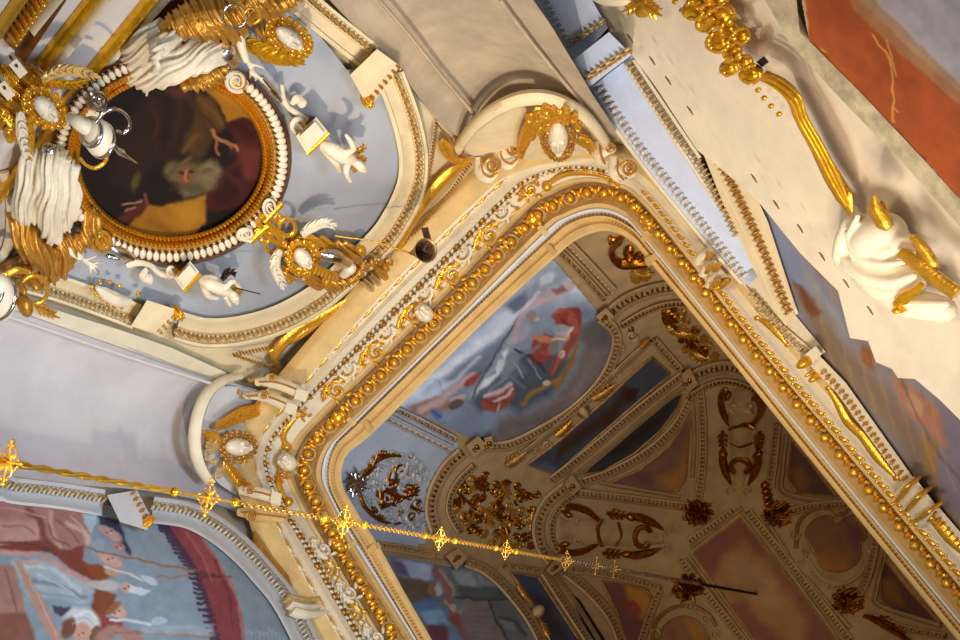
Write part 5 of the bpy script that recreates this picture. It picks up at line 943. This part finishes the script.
for pts, nm in (([(96, 122), (104, 113), (116, 109), (127, 116), (130, 126), (124, 133), (117, 131)], 'arm'), ([(80, 158), (86, 165), (95, 168), (104, 163), (107, 155), (100, 152)], 'arm')): mb = MB(); mb.swp(SM, pts, 1.7, None, .6); mb.build(nm, mat('pale_gilt', (214, 170, 104), .25, .9, .1, 10) if nm == 'x' else SILVER if pts[0][0] > 90 else GOLD, l1)
mb = MB(); limb(mb, SM, [(112, 145, .58, 3), (117, 149, .58, 2), (121, 152, .58, 3.2), (126, 156, .58, 1.6), (137, 163, .58, .6)]); mb.build('spike', SILVER, l1)
figure(SM, [[(70, 118, .0, 2.4), (70, 118, .24, 2.4), (72, 119, .45, 3)]], 'stem', GOLD, l1)
l2 = lamp(0, 298, 15, 22, .1, 'white globe lamp with metal ring cut by the left edge of the photo')
mb = MB(); mb.swp(SM, spiral(34, 290, 14, 14, 0, 1, 26), 1.8, None, .34, n=1); mb.build('ring', GOLD, l2)
mb = MB(); mb.blob(SM, 25, 306, 7.5, 9, .2, .06, .4); mb.blob(SM, 22, 288, 4, 4, 0, .05, .36); mb.blob(SM, 34, 284, 5, 4, 0, .05, .36); mb.build('knob', OLDGOLD, l2)
mb = MB(); mb.swp(SM, [(-4, 280), (8, 274), (18, 270), (28, 272)], [3, 3, 3, 2], None, .36); mb.build('arm', GOLD, l2)
figure(SM, [[(25, 306, .0, 2), (20, 304, .3, 2), (8, 300, .5, 3)]], 'stem', GOLD, l2)
o = thing('shell_ornament', 'white shell with gilded rim beside the hand of the left angel', 'ornament', SM.at(112, 298)); mb = MB(); mb.swp(SM, [(96, 287), (104, 293), (116, 299), (131, 301)], [2, 6, 7, 3], None, .1); mb.build('shell', WHITE, o); locks(SM, [(96, 294), (102, 299), (108, 303), (114, 306), (121, 307), (138, 294), (92, 288), (100, 282), (110, 282), (120, 286)], 3, .1, o, GOLD, 'gilded_rim', 2)
mb = MB(); acanthus(mb, SM, 36, 307, 60, 318, 6, .1); o = mb.build('gilded_leaf', GOLD); finish(o, 'gilded leaf on the flat strip right of the cut globe lamp', 'ornament')
mb = MB(); mb.swp(SM, [(-5, 274), (12, 264), (30, 254)], [4, 5, 4], None, .1); o = mb.build('dark_rail', BROWN); finish(o, 'dark brown rail under the gilded drapery of the left angel', 'ornament')
# ---- volutes of the picture frame
def volute(S, x, y, r, a0, lab, m=WHITE, eye=GOLD, base=.16, tr=2.0, stretch=1.0, grp='volutes on the round frame'):
    o = thing('volute', lab, 'ornament', S.at(x, y), grp); mb = MB(); mb.blob(S, x, y, r, r * stretch, 0, .05, base); mb.build('disc', eye, o); mb = MB()
    mb.swp(S, [(x + (u - x), y + (v - y) * stretch) for u, v in spiral(x, y, r, r * .22, a0, tr, 30)], np.linspace(.2, .1, 30) * r, None, base + .04, n=1, seg=6); mb.blob(S, x, y, r * .2, r * .2, 0, .04, base + .05); mb.build('scroll', m, o); return o
volute(SM, 98, 101, 10, 2.4, 'silvered volute by the left angel wing', SILVER, SILVER); volute(SM, 236, 81, 11, 1, 'white and gilt volute at the upper right of the round frame'); volute(SM, 102, 241, 11, 2, 'gilt volute at the lower left of the round frame', GOLD, OLDGOLD); volute(SM, 270, 207, 8, 0, 'upper dark-eyed volute at the lower right of the round frame', IVORY, BROWN, stretch=1.3); volute(SM, 246, 234, 9, 1, 'lower dark-eyed volute at the lower right of the round frame', IVORY, BROWN, stretch=.7)
mb = MB(); mb.swp(SM, [(84, 92), (82, 104), (88, 112), (98, 114)], [4, 6, 5, 3], None, .12); o = mb.build('scroll_end', IVORY); finish(o, 'cream scroll end wrapped round the silvered volute', 'ornament')
figure(SM, [[(110, 246, .16, 4), (120, 252, .18, 6), (132, 258, .18, 4)], [(108, 256, .12, 3), (118, 258, .14, 3)]], 'silvered_scroll', SILVER, None); finish(bpy.data.objects['silvered_scroll'], 'silvered scroll right of the gilt volute below the round picture', 'ornament')
# ---- winged head below the picture
a3 = thing('winged_head', 'gilded winged head with cream wings at the lower right of the round picture', 'statue', SM.at(303, 258))
face(SM, 303, 258, .26, 8, 9.5, -.7, a3, WHITE)
wing(SM, [(302, 235), (312, 227), (324, 223), (337, 226)], [4, 7, 6, 1.2], .25, a3, WHITE, feathers=3); wing(SM, [(280, 250), (275, 262), (278, 276), (284, 290)], [4, 7, 6, 1.2], .25, a3, WHITE, feathers=3, side=-1)
mop(SM, 303, 258, 11, 12, -.7, 4.4, .2, a3)
mb = MB(); limb(mb, SM, [(322, 254, .2, 7), (334, 256, .24, 8), (346, 262, .2, 8)]); mb.build('silvered_sleeve', SILVER, a3, remesh=.007); mb = MB(); limb(mb, SM, [(350, 268, .2, 8), (344, 274, .18, 6)]); mb.build('silvered_cuff', WHITE, a3, remesh=.007)
figure(SM, [[(288, 246, .12, 6), (300, 240, .14, 6), (316, 242, .16, 6), (328, 244, .14, 5)], [(286, 270, .12, 6), (292, 278, .12, 5)]], 'gilded_mantle', GOLD, a3, .007, (), (.6, 6, .03))
figure(SM, [[(306, 276, .14, 4), (322, 285, .16, 5), (342, 284, .16, 6), (358, 274, .16, 5), (364, 262, .14, 4)], [(330, 244, .12, 4), (346, 248, .14, 7), (358, 258, .14, 6)]], 'gilded_drapery', OLDGOLD, a3, .007, (), (.7, 7, .03))
mb = MB()
for k in range(7): mb.swp(SM, [(312 + 3.6 * k, 264 + 1.4 * k), (317 + 3.4 * k, 267 + 1.5 * k), (314 + 3.6 * k, 274 + 1.3 * k)], [1, 1.7, 1], None, .3)
mb.build('ridged_collar', GOLD, a3)
for x, y in ((327, 282), (361, 250)): locks(SM, [(x, y)], 6, .18, a3, GOLD, 'gilded_knob', 3)
o = thing('gilded_cluster', 'gilded crossed bars and coils joining the round frame to the winged head', 'ornament', SM.at(268, 228))
for pts, w_ in (([(282, 203), (274, 212), (264, 222)], 2.4), ([(250, 242), (258, 234), (268, 226)], 2.4), ([(262, 216), (272, 228), (282, 240)], 3), ([(258, 222), (268, 236), (280, 246)], 2.6)): mb = MB(); mb.swp(SM, pts, w_, None, .2); mb.build('bar', BRIGHTGOLD, o)
mb = MB(); mb.swp(SM, spiral(287, 227, 9, 8, 0, 1, 24), 2, None, .18, n=1); mb.build('coil', GOLD, o); mb = MB(); mb.swp(SM, spiral(272, 246, 7, 6, 0, 1, 24), 1.8, None, .18, n=1); mb.build('coil', GOLD, o); locks(SM, [(264, 228), (270, 234), (276, 232), (276, 220), (262, 240), (282, 236), (258, 232), (284, 244), (280, 216)], 4.4, .18, o, GOLD, 'knob', 2)
o = thing('trumpet', 'long thin trumpet with a brown bell held out from the winged head', 'trumpet', SM.at(380, 244)); mb = MB(); limb(mb, SM, [(336, 236, .3, 1), (376, 242, .42, 1), (412, 254, .55, 1.2)]); mb.build('tube', GOLD, o)
mb = MB(); P0 = SM.at(411, 253, .54); P1 = SM.at(426, 250.5, .70); D = P1 - P0; D /= np.linalg.norm(D); u = np.cross(D, [0, 0, 1]); u /= np.linalg.norm(u); v = np.cross(D, u)
ax = np.linspace(0, 1, 8); dist_ = np.linalg.norm(P1 - P0)
mb.grid([[P0 + D * dist_ * t + (u * math.cos(a) + v * math.sin(a)) * (.008 + .07 * t ** 1.3) for a in np.linspace(0, 2 * PI, 20, endpoint=False)] for t in ax], 0, True); o2 = mb.build('bell', mat('bronze', (150, 112, 76), .4, .7, .1, 9), o); o2.modifiers.new('t', 'SOLIDIFY').thickness = .006
mb = MB()
for k in range(8): a = k * .785; mb.tube([P1 - D * .05, P1 - D * .01 + (u * math.cos(a) + v * math.sin(a)) * .06], [.008, .003], 0, 6)
mb.build('bell_star', IRON, o); mb = MB(); mb.panel(SM, [(421, 228), (428, 227), (434, 249), (428, 252)], .03, .5); mb.build('banner', mat('dark_red_leather', (112, 76, 56), .6), o)
# ---- consoles with small angels
def console(pts, leaf, vol, box, edge, lab):
    cx, cy = np.mean(box, 0); o = thing('scroll_console', lab, 'bracket', SM.at(cx, cy), None); mb = MB(); mb.swp(SM, pts, [2, 3.4, 2.6, 3, 3.4], None, .12); mb.swp(SM, leaf, [5, 4.4, 1.6], None, .12); mb.build('stem', IVORY, o)
    mb = MB(); x, y, r = vol; mb.swp(SM, spiral(x, y, r, r * .2, .4, 1.6, 28), np.linspace(.28, .16, 28) * r, None, .16, n=1); mb.blob(SM, x, y, r * .25, r * .25, 0, .05, .16); mb.build('volute', WHITE, o)
    b0 = np.array(box); c_ = b0.mean(0); mb = MB(); mb.panel(SM, b0, .26); mb.panel(SM, c_ + (b0 - c_) * .74, .3); mb.build('capital', IVORY, o, False); mb = MB(); mb.swp(SM, [edge[0], edge[1]], [1.6, 1.6], None, .26); mb.build('gilded_edge', BRIGHTGOLD, o); mb = MB(); mb.blob(SM, (x + c_[0]) / 2, (y + c_[1]) / 2, 4, 4, 0, .08, .18); mb.build('boss', GOLD, o); return o
console([(282, 84), (282, 95), (287, 106), (296, 113), (306, 120)], [(303, 104), (297, 99), (291, 104)], (299, 125, 9), [(307, 154), (329, 133), (316, 117), (296, 136)], [(307, 154), (329, 133)], 'cream scroll console with gilt edge right of the round picture')
console([(126, 266), (138, 262), (150, 265), (159, 273), (170, 275)], [(150, 279), (143, 276), (147, 268)], (172, 271, 6), [(184, 292), (200, 273), (190, 261), (174, 278)], [(184, 292), (200, 273)], 'cream scroll console with gilt edge below the round picture')
pu = thing('putto', 'small cream angel raising an arm on the console right of the round picture', 'statue', SM.at(345, 155))
figure(SM, [[(324, 145, .26, 5.4), (332, 149, .3, 7.4), (341, 155, .32, 8), (350, 159, .32, 6.6)], [(346, 153, .34, 4), (353, 149, .36, 3.4), (351, 142, .36, 2.8), (346, 135, .34, 2)], [(348, 162, .32, 4), (346, 172, .34, 3.4), (350, 181, .32, 2.4)], [(324, 147, .26, 5.4), (334, 160, .28, 4.6), (340, 170, .24, 3.2)], [(352, 160, .32, 4), (358, 164, .32, 5.6)]], 'body', WHITE, pu, .006)
face(SM, 360, 166, .34, 5, 6.4, -.8, pu, WHITE, 'head'); mop(SM, 360, 165, 6, 7.4, -.8, 2.2, .3, pu, OLDGOLD, 'hair', (PI, 2 * PI)); wing(SM, [(352, 152), (360, 150), (364, 144)], [3, 4, 1], .28, pu, OLDGOLD, feathers=2)
pu = thing('putto', 'small cream angel with outstretched arms on the console below the round picture', 'statue', SM.at(216, 286))
figure(SM, [[(203, 281, .26, 5), (210, 284, .3, 7), (220, 288, .32, 7.4), (228, 292, .32, 5.6)], [(226, 287, .34, 3.6), (233, 281, .34, 3), (240, 288, .32, 2)], [(204, 284, .26, 5), (208, 295, .26, 4), (217, 298, .26, 2.8)], [(226, 296, .3, 3.6), (230, 305, .3, 2.4)], [(206, 279, .26, 5), (214, 279, .28, 4.4), (219, 284, .28, 3.4)]], 'body', WHITE, pu, .006)
face(SM, 234, 297, .34, 5, 6, -.4, pu, WHITE, 'head'); mop(SM, 234, 296, 6, 7, -.4, 2.2, .3, pu, OLDGOLD, 'hair', (PI, 2 * PI)); wing(SM, [(222, 280), (228, 272), (236, 274)], [3, 5, 1], .28, pu, IRON, feathers=2)
mb = MB(); limb(mb, SM, [(236, 288, .4, .7), (260, 294, .46, .6)]); mb.build('rod', IRON, pu)
# ---- carved bracket where the winged head meets the cornice
o = thing('carved_bracket', 'silvered and gilt carved bracket between the winged head and the cornice', 'bracket', SM.at(376, 282))
for k, (x0, y0, x1, y1) in enumerate(((362, 279, 374, 292), (369, 274, 382, 288), (376, 268, 390, 283))): mb = MB(); mb.swp(SM, [(x0, y0), ((x0 + x1) / 2 + 1, (y0 + y1) / 2), (x1, y1)], [3, 4, 3.4], None, .12); mb.build('roll', SILVER if k != 2 else OLDGOLD, o)
locks(SM, [(360, 274), (366, 268), (372, 263), (380, 262), (386, 268), (356, 280), (390, 262)], 4.4, .14, o, OLDGOLD, 'gilded_knob', 2)

# ================================================================== THE NICHE HEADS AND THEIR VOLUTES
def arch_rim(S, pts, w_, base, m): return MB().swp(S, pts, w_, .05, base).build('niche_arch', m)
o = arch_rim(SNA, [(458, 148), (470, 131), (486, 116), (506, 104), (527, 98), (550, 99), (574, 109), (592, 124), (608, 146)], 4.6, .05, CREAM); finish(o, 'cream half-round arch over the niche head at the upper cornice bend', 'moulding')
o = arch_rim(SNB, [(238, 376), (224, 380), (208, 393), (199, 412), (195, 434), (196, 452), (201, 468), (210, 482)], 4, .05, IVORY); finish(o, 'cream half-round arch round the niche head at the left cornice bend', 'moulding')
mb = MB(); mb.panel(SNA, cr([(468, 140), (500, 110), (528, 102), (556, 104), (584, 118), (604, 148), (596, 168), (570, 168), (540, 170), (510, 190), (480, 196), (462, 180)], 3, True), .02, -.02); o = mb.build('niche_ground', CREAM); finish(o, 'cream ground of the niche head at the upper cornice bend', 'stucco panel')
mb = MB(); mb.panel(SNB, cr([(228, 386), (210, 396), (202, 416), (199, 440), (204, 466), (222, 486), (250, 500), (262, 490), (250, 470), (252, 446), (262, 424), (282, 404), (260, 392)], 3, True), .02, -.02); o = mb.build('niche_ground', PALE); finish(o, 'pale ground of the niche head at the left cornice bend', 'stucco panel')
mk = thing('mask', 'cream shield-shaped mask with gilded wings at the upper cornice bend', 'ornament', SNA.at(558, 138)); face(SNA, 558, 138, .14, 10, 14, -.1, mk, IVORY)
wing(SNA, [(520, 158), (524, 142), (532, 126), (544, 112)], [4, 8, 10, 5], .1, mk, GOLD, feathers=6, side=1); wing(SNA, [(578, 138), (586, 142), (594, 150)], [6, 7, 3], .1, mk, GOLD, feathers=3)
locks(SNA, [(530, 118), (538, 112), (546, 110), (554, 112), (560, 116), (566, 112), (574, 118), (578, 126), (548, 120), (542, 124), (556, 120), (566, 120), (540, 130), (532, 134), (548, 128)], 6, .1, mk, GOLD, n=3); mop(SNA, 558, 138, 12, 16, -.1, 2.6, .1, mk, OLDGOLD, 'garland', (-.3, PI + .3))
mk = thing('mask', 'cream mask with gilded hair and shells at the left cornice bend', 'ornament', SNB.at(238, 447)); face(SNB, 238, 447, .14, 9, 11, -1.5, mk, WHITE)
mop(SNB, 238, 447, 11, 13, -1.5, 3, .1, mk, OLDGOLD)
wing(SNB, [(216, 428), (232, 420), (248, 412), (270, 404)], [4, 8, 9, 3], .1, mk, GOLD, feathers=6); wing(SNB, [(224, 462), (232, 472), (240, 482), (252, 490)], [5, 7, 6, 3], .1, mk, GOLD, feathers=4, side=-1)
for cx_, cy_, a in ((211, 432, 2.2), (213, 447, 3.4)):
    mb = MB()
    for k in range(6): b = a - .9 + k * .36; mb.swp(SNB, [(cx_ + 6, cy_), (cx_ + 6 + 8 * math.cos(b), cy_ + 7 * math.sin(b)), (cx_ + 6 + 13 * math.cos(b), cy_ + 11 * math.sin(b))], [.8, 1.8, 1.6], None, .1)
    mb.build('shell', GOLD if a < 3 else STUCGOLD, mk)
locks(SNB, [(214, 462), (220, 470), (226, 466), (218, 476), (208, 458)], 4, .1, mk, STUCGOLD, 'leaves', 3)
SEDGE = SZ(9.3)
def roll(S, pts, w_, vol, lab, m=IVORY, knob=None, base=.10):
    o = thing('volute_bracket', lab, 'bracket', S.at(*pts[0])); x, y, r = vol; mb = MB(); mb.swp(S, pts, w_, None, base, flat=.6); mb.swp(S, [pts[1], ((pts[1][0] + x) / 2, (pts[1][1] + y) / 2), (x, y)], [w_[1], r * .8, r * .8], None, base, flat=.6); mb.blob(S, x, y, r, r, 0, .06, base, 0, 14, 8); mb.build('body', m, o)
    mb = MB(); mb.swp(S, spiral(x, y, r * .96, r * .2, 3.6, 1.9, 34), np.linspace(.16, .1, 34) * r, None, base + .055, n=1); mb.blob(S, x, y, r * .24, r * .24, 0, .04, base + .06); mb.swp(S, [(p_[0] + w_[0] * .8, p_[1]) for p_ in pts], 1, None, base + .03); mb.build('gilded_scroll', OLDGOLD, o)
    if knob: locks(S, knob, 3, base, o, OLDGOLD, 'flower', 3)
    return o
roll(SEDGE, [(497, 146), (499, 158), (508, 164), (516, 158)], [4, 6, 6, 4], (513, 149, 9), 'cream volute bracket with gilt flower left of the shield-shaped mask', IVORY, [(494, 128), (499, 126), (500, 134)]); roll(SEDGE, [(478, 158), (480, 172), (488, 177), (496, 172)], [4, 6, 6, 4], (493, 166, 9), 'outer cream volute bracket next to the gilded spandrel ribbon', IVORY, [(474, 146), (479, 143), (479, 151)])
roll(SEDGE, [(597, 142), (598, 156), (602, 164)], [4, 5, 4], (610, 148, 6), 'cream volute bracket right of the shield-shaped mask', IVORY); roll(SEDGE, [(614, 158), (614, 172), (620, 180)], [5, 6, 4], (629, 169, 9), 'outermost cream volute bracket beside the blue-white pier panel', IVORY)
roll(SEDGE, [(256, 382), (272, 382), (290, 388), (304, 395)], [4, 6, 6, 6], (272, 378, 5), 'upper pale bracket at the top of the left cornice bend', IVORY, [(250, 380), (256, 380), (262, 384)]); roll(SEDGE, [(244, 396), (262, 396), (280, 402), (294, 409)], [3, 5, 6, 5.5], (264, 395, 5), 'lower pale bracket at the top of the left cornice bend', IVORY, [(238, 392), (244, 396), (250, 396)])
roll(SEDGE, [(240, 490), (254, 492), (266, 495), (278, 499)], [4, 6, 6, 5], (250, 490, 5), 'pale bracket above the gilt chain at the left cornice bend', IVORY); roll(SEDGE, [(238, 512), (256, 514), (272, 516), (286, 518)], [4, 7, 6, 5], (252, 516, 6), 'pale bracket below the gilt chain at the left cornice bend', TAN)
# putto heads in the frieze, and a roll bracket on the left wall
for lv, s_, lab, m in ((SZ(9.75), (287, 462), 'small white child head on the frieze at the left cornice bend', WHITE), (SZ(9.75), (424, 313), 'small white child head on the gilded frieze of the back run', WHITE)):
    o = thing('child_head', lab, 'ornament', lv.at(*s_)); face(lv, *s_, .06, 8.5, 10, -.7, o, m, 'head'); locks(lv, [(s_[0] - 8, s_[1] - 6), (s_[0] - 10, s_[1] + 2), (s_[0] - 4, s_[1] - 10), (s_[0] + 8, s_[1] + 10), (s_[0] + 10, s_[1] + 2)], 3.4, .05, o, STUCGOLD if s_[0] < 300 else GOLD, 'leaves', 2)
o = thing('roll_bracket', 'triple rolled pale bracket with gilt edge beside the banner fresco', 'bracket', SF.at(304, 608))
for k in range(3): mb = MB(); mb.swp(SF, [(286 + 3 * k, 598 + 6.5 * k), (300 + 3 * k, 602 + 6.5 * k), (318 + 3 * k, 600 + 6.5 * k)], [3, 3.8, 3], None, .12); mb.build('roll', IVORY if k else STUCGOLD, o)

# ================================================================== GARLAND AND FIGURE ON THE NEARER ARCH
g = thing('garland', 'gilded fruit garland with ribbon on the cream arch at the top right', 'ornament', SB.at(730, 50)); R = random.Random(4)
mb = MB(); frs = [(694, 10, 11), (706, 24, 10), (720, 16, 14), (728, 30, 9), (718, 42, 12), (732, 52, 9), (741, 36, 9), (729, 68, 9), (744, 62, 8), (751, 74, 11), (700, -4, 12), (716, -2, 12), (708, 8, 9)]
for x, y, r in frs: mb.blob(SB, x, y, r, r * .92, R.random(), None, .02, 0, 14, 8)
mb.build('fruit', BRIGHTGOLD, g); mb = MB()
for x, y, r in frs:
    for k in range(9): a = R.random() * 6.28; mb.blob(SB, x + r * .8 * math.cos(a), y + r * .8 * math.sin(a), 3.6, 2.4, a + 1.2, None, .06 + .004 * r, 0, 8, 5)
mb.build('leaves', GOLD, g)
mb = MB(); mb.swp(SB, [(764, 76), (780, 84), (794, 98), (801, 118), (816, 146), (832, 176), (844, 196), (852, 214)], [6, 7, 7, 6, 6, 8, 8, 2.5], None, .03, flat=.5); mb.build('ribbon', GOLD, g); mb = MB()
for d in (-3.5, 0, 3.5): mb.swp(SB, [(768 + d, 78 - d), (782 + d, 86 - d), (796 + d, 100 - d), (803 + d, 120 - d * .5), (820 + d, 150 - d * .5), (836 + d, 182 - d * .5), (848 + d * .5, 206)], [1, 1.6, 1.6, 1.6, 1.8, 1.8, .8], None, .10)
mb.build('ribbon_folds', BRIGHTGOLD, g); mb = MB()
for x, y in ((682, 10), (675, 2), (758, 90), (764, 98), (771, 106), (779, 114)): mb.blob(SB, x, y, 2.8, 2.8, 0, None, .02)
mb.build('berry', GOLD, g); mb = MB(); mb.panel(SB, [(756, 62), (764, 56), (769, 62), (762, 67)], .06); mb.build('clip', DARK, g)
o = thing('gilded_leaf', 'gilded leaf spray under a cream boss at the top edge', 'ornament', SB.at(640, 8)); mb = MB(); acanthus(mb, SB, 646, 2, 622, 12, 8, .03); acanthus(mb, SB, 640, 2, 662, 16, 9, .03); mb.blob(SB, 644, 10, 8, 8, 0, None, .02); mb.build('leaves', GOLD, o); mb = MB(); mb.blob(SB, 612, -4, 24, 9, .2, .08, 0); mb.build('boss', IVORY, o)
f_ = thing('stucco_figure', 'cream stucco cherub-like relief with gilded leaves on the arch at the right edge', 'statue', SB.at(880, 260))
SK = .0075
mb = MB()
def lb(pts): limb(mb, SB, pts, SK)
mb.blob(SB, 878, 238, 25, 24, .5, .13, .02, 0, 20, 12); mb.blob(SB, 892, 246, 22, 13, .5, .12, .02, 0, 16, 10)
lb([(850, 224, .02, 6), (846, 240, .04, 8), (842, 256, .04, 7), (846, 264, .03, 5)]); lb([(842, 262, .03, 6), (860, 266, .05, 10), (884, 272, .06, 10), (908, 278, .05, 9), (918, 284, .03, 6)]); lb([(858, 280, .02, 5), (880, 288, .05, 9), (902, 292, .05, 8), (916, 284, .03, 6)]); lb([(880, 296, .02, 5), (904, 304, .04, 9), (926, 306, .04, 10), (944, 310, .03, 9)]); lb([(898, 240, .04, 7), (908, 244, .05, 6), (912, 252, .03, 3)])
for q in ([(846, 232, .1, 2), (856, 254, .12, 3), (880, 264, .14, 3), (904, 262, .12, 2)], [(844, 258, .08, 3), (862, 274, .12, 4), (890, 282, .13, 4), (914, 276, .1, 3)], [(850, 272, .06, 2), (872, 288, .1, 4), (900, 292, .1, 4), (920, 280, .08, 2)], [(866, 290, .05, 2), (890, 300, .1, 4), (920, 304, .1, 4), (946, 304, .08, 3)], [(858, 216, .1, 2), (850, 236, .1, 3), (852, 256, .1, 2)]): lb(q)
mb.build('body', mat('white_stucco_relief', (238, 224, 196), .6, 0, .04, 6), f_, remesh=.01, sm=2)
mb = MB(); acanthus(mb, SB, 874, 200, 884, 224, 10, .16); mb.swp(SB, [(874, 196), (876, 208), (884, 222), (890, 228)], [2, 6, 7, 4], None, .16); mb.build('gilded_hair', GOLD, f_)
mb = MB(); mb.swp(SB, [(900, 252), (918, 264), (938, 280), (957, 294)], [5, 7, 7, 7], None, .12, flat=.6); mb.build('gilded_bar', GOLD, f_); mb = MB(); mb.swp(SB, [(912, 236), (922, 248), (932, 262), (937, 270)], [3, 5, 5, 2], None, .1); mb.build('gilded_leaf', GOLD, f_)
mb = MB(); mb.swp(SB, [(896, 304), (904, 298), (914, 292), (922, 284)], [4, 7, 5, 3], None, .14); mb.blob(SB, 904, 306, 7, 4, .4, .08, .1); mb.build('gilded_foot', BRIGHTGOLD, f_)

# ================================================================== THE HANGING CHAIN
PA = SD.at(757, 594); CX, CY = PA[0], PA[1]
d0 = ray(10, 463); tb = (np.hypot(CX, CY)) / np.hypot(d0[0], d0[1]); PB = CAM + d0 * tb; PB[2] = (CAM + d0 * tb)[2]
CD = (PB - PA) / np.linalg.norm(PB - PA)
def pxx(P): q = RM @ (P - CAM); return 480 + FPX * q[0] / q[2]
def onchain(x):
    lo, hi = 0.0, 14.0
    for k in range(40):
        m_ = (lo + hi) / 2
        if pxx(PA + CD * m_) > x: lo = m_
        else: hi = m_
    P = PA + CD * lo; return P, np.linalg.norm(P - CAM) / FPX, lo
HD = np.array([CX, CY, 0]); HD /= np.linalg.norm(HD); HS = np.array([-HD[1], HD[0], 0]); UP = np.array([0, 0, 1.0]); HD = HD - CD * (HD @ CD); HD /= np.linalg.norm(HD); HS = np.cross(CD, HD); UP = -CD
ch = thing('hanging_chain', 'long gilt chain with ornate crosses hanging from the centre of the vault', 'chain', (CX, CY, PA[2]))
def links(s0, s1, m, r, nm, pitch=2.6):
    mb = MB(); s = s0; i = 0
    while s < s1:
        S_ = HS if i % 2 else HD; a = np.linspace(0, 2 * PI, 11)[:-1]; Q = [PA + CD * s + S_ * r * math.cos(t) + UP * r * 1.7 * math.sin(t) for t in np.r_[a, a[0]]]; mb.tube(Q, r * .36, 0, 5); s += r * pitch; i += 1
    o = mb.build(nm, m, ch); o['kind'] = 'stuff'; return o
sA, sB, sC = onchain(700)[2], onchain(560)[2], onchain(236)[2]
links(0, sA, IRON, .012, 'iron_links'); links(sA, sB, SILVER, .012, 'steel_links'); links(sB, sC, OLDGOLD, .0085, 'gilt_links')
# twisted rod of the lower end
mb = MB(); s0, s1 = onchain(170)[2], onchain(-40)[2]
for ph in (0, PI):
    t = np.linspace(0, 1, 120); mb.tube([PA + CD * (s0 + (s1 - s0) * s) + (HS * math.cos(ph + 34 * s) + HD * math.sin(ph + 34 * s)) * .005 for s in t], .0055, 0, 6)
mb.build('twisted_rod', GOLD, ch)
mb = MB(); mb.tube([onchain(x)[0] for x in (172, 205, 238)], .005, 0, 8); mb.build('rod', GOLD, ch)
for x, r in ((175, 4.6), (235, 4.6), (324, 4.8), (364, 4.4), (425, 3.2), (455, 3.2), (496, 3), (516, 3)):
    P, k, _ = onchain(x); mb = MB(); mb.ell(P, HS * r * k, HD * r * k, UP * r * k, 0, 14, 10); mb.build('ball', BRIGHTGOLD, ch)
for x, L in ((8, 20), (208, 17), (344, 15), (440, 11), (506, 9), (566, 9), (596, 8), (614, 8)):
    P, k, _ = onchain(x); mb = MB(); a = L * k; r_ = a * (.05 if L > 9 else .035)
    for d, f_l in ((HS, 1), (-HS, 1), (HD, .8), (-HD, .8)):
        e_ = HD if abs(d @ HS) > .5 else HS; b_ = a * f_l
        mb.tube([P, P + d * b_ * .5, P + d * b_], [r_ * 1.6, r_ * 1.2, r_], 0, 6); mb.ell(P + d * b_, d * a * .13, e_ * a * .11, UP * a * .1, 0, 8, 6)
        if L > 8.5:
            for g_ in (-1, 1):
                Q = [P + d * b_ * (.42 + .26 * math.cos(t)) + e_ * g_ * a * (.2 + .17 * math.sin(t)) for t in np.linspace(0, 5.2, 14)]; mb.tube(Q, r_ * .8, 0, 5); mb.ell(P + d * b_ * .78 + e_ * g_ * a * .15, d * a * .09, e_ * a * .08, UP * a * .08, 0, 7, 5)
        for g_ in (-1, 1): mb.tube([P + d * a * .1, P + (d + e_ * g_) * a * .42], [r_ * 1.1, r_ * .5], 0, 5)
    mb.ell(P, HS * a * .2, HD * a * .2, UP * a * .16); mb.build('cross', GOLD if x < 520 else OLDGOLD, ch)

# square ends of the brackets at the left cornice bend
for poly, lab in (([(297, 388), (309, 392), (306, 402), (294, 399)], 'square white end of the upper bracket at the top of the left cornice bend'), ([(287, 402), (298, 405), (295, 416), (284, 412)], 'square white end of the lower bracket at the top of the left cornice bend'), ([(272, 490), (282, 494), (280, 506), (270, 502)], 'square white end of the bracket above the gilt chain')):
    mb = MB(); mb.panel(SEDGE, poly, .14); o = mb.build('bracket_end', WHITE, smooth=False); finish(o, lab, 'stucco block')
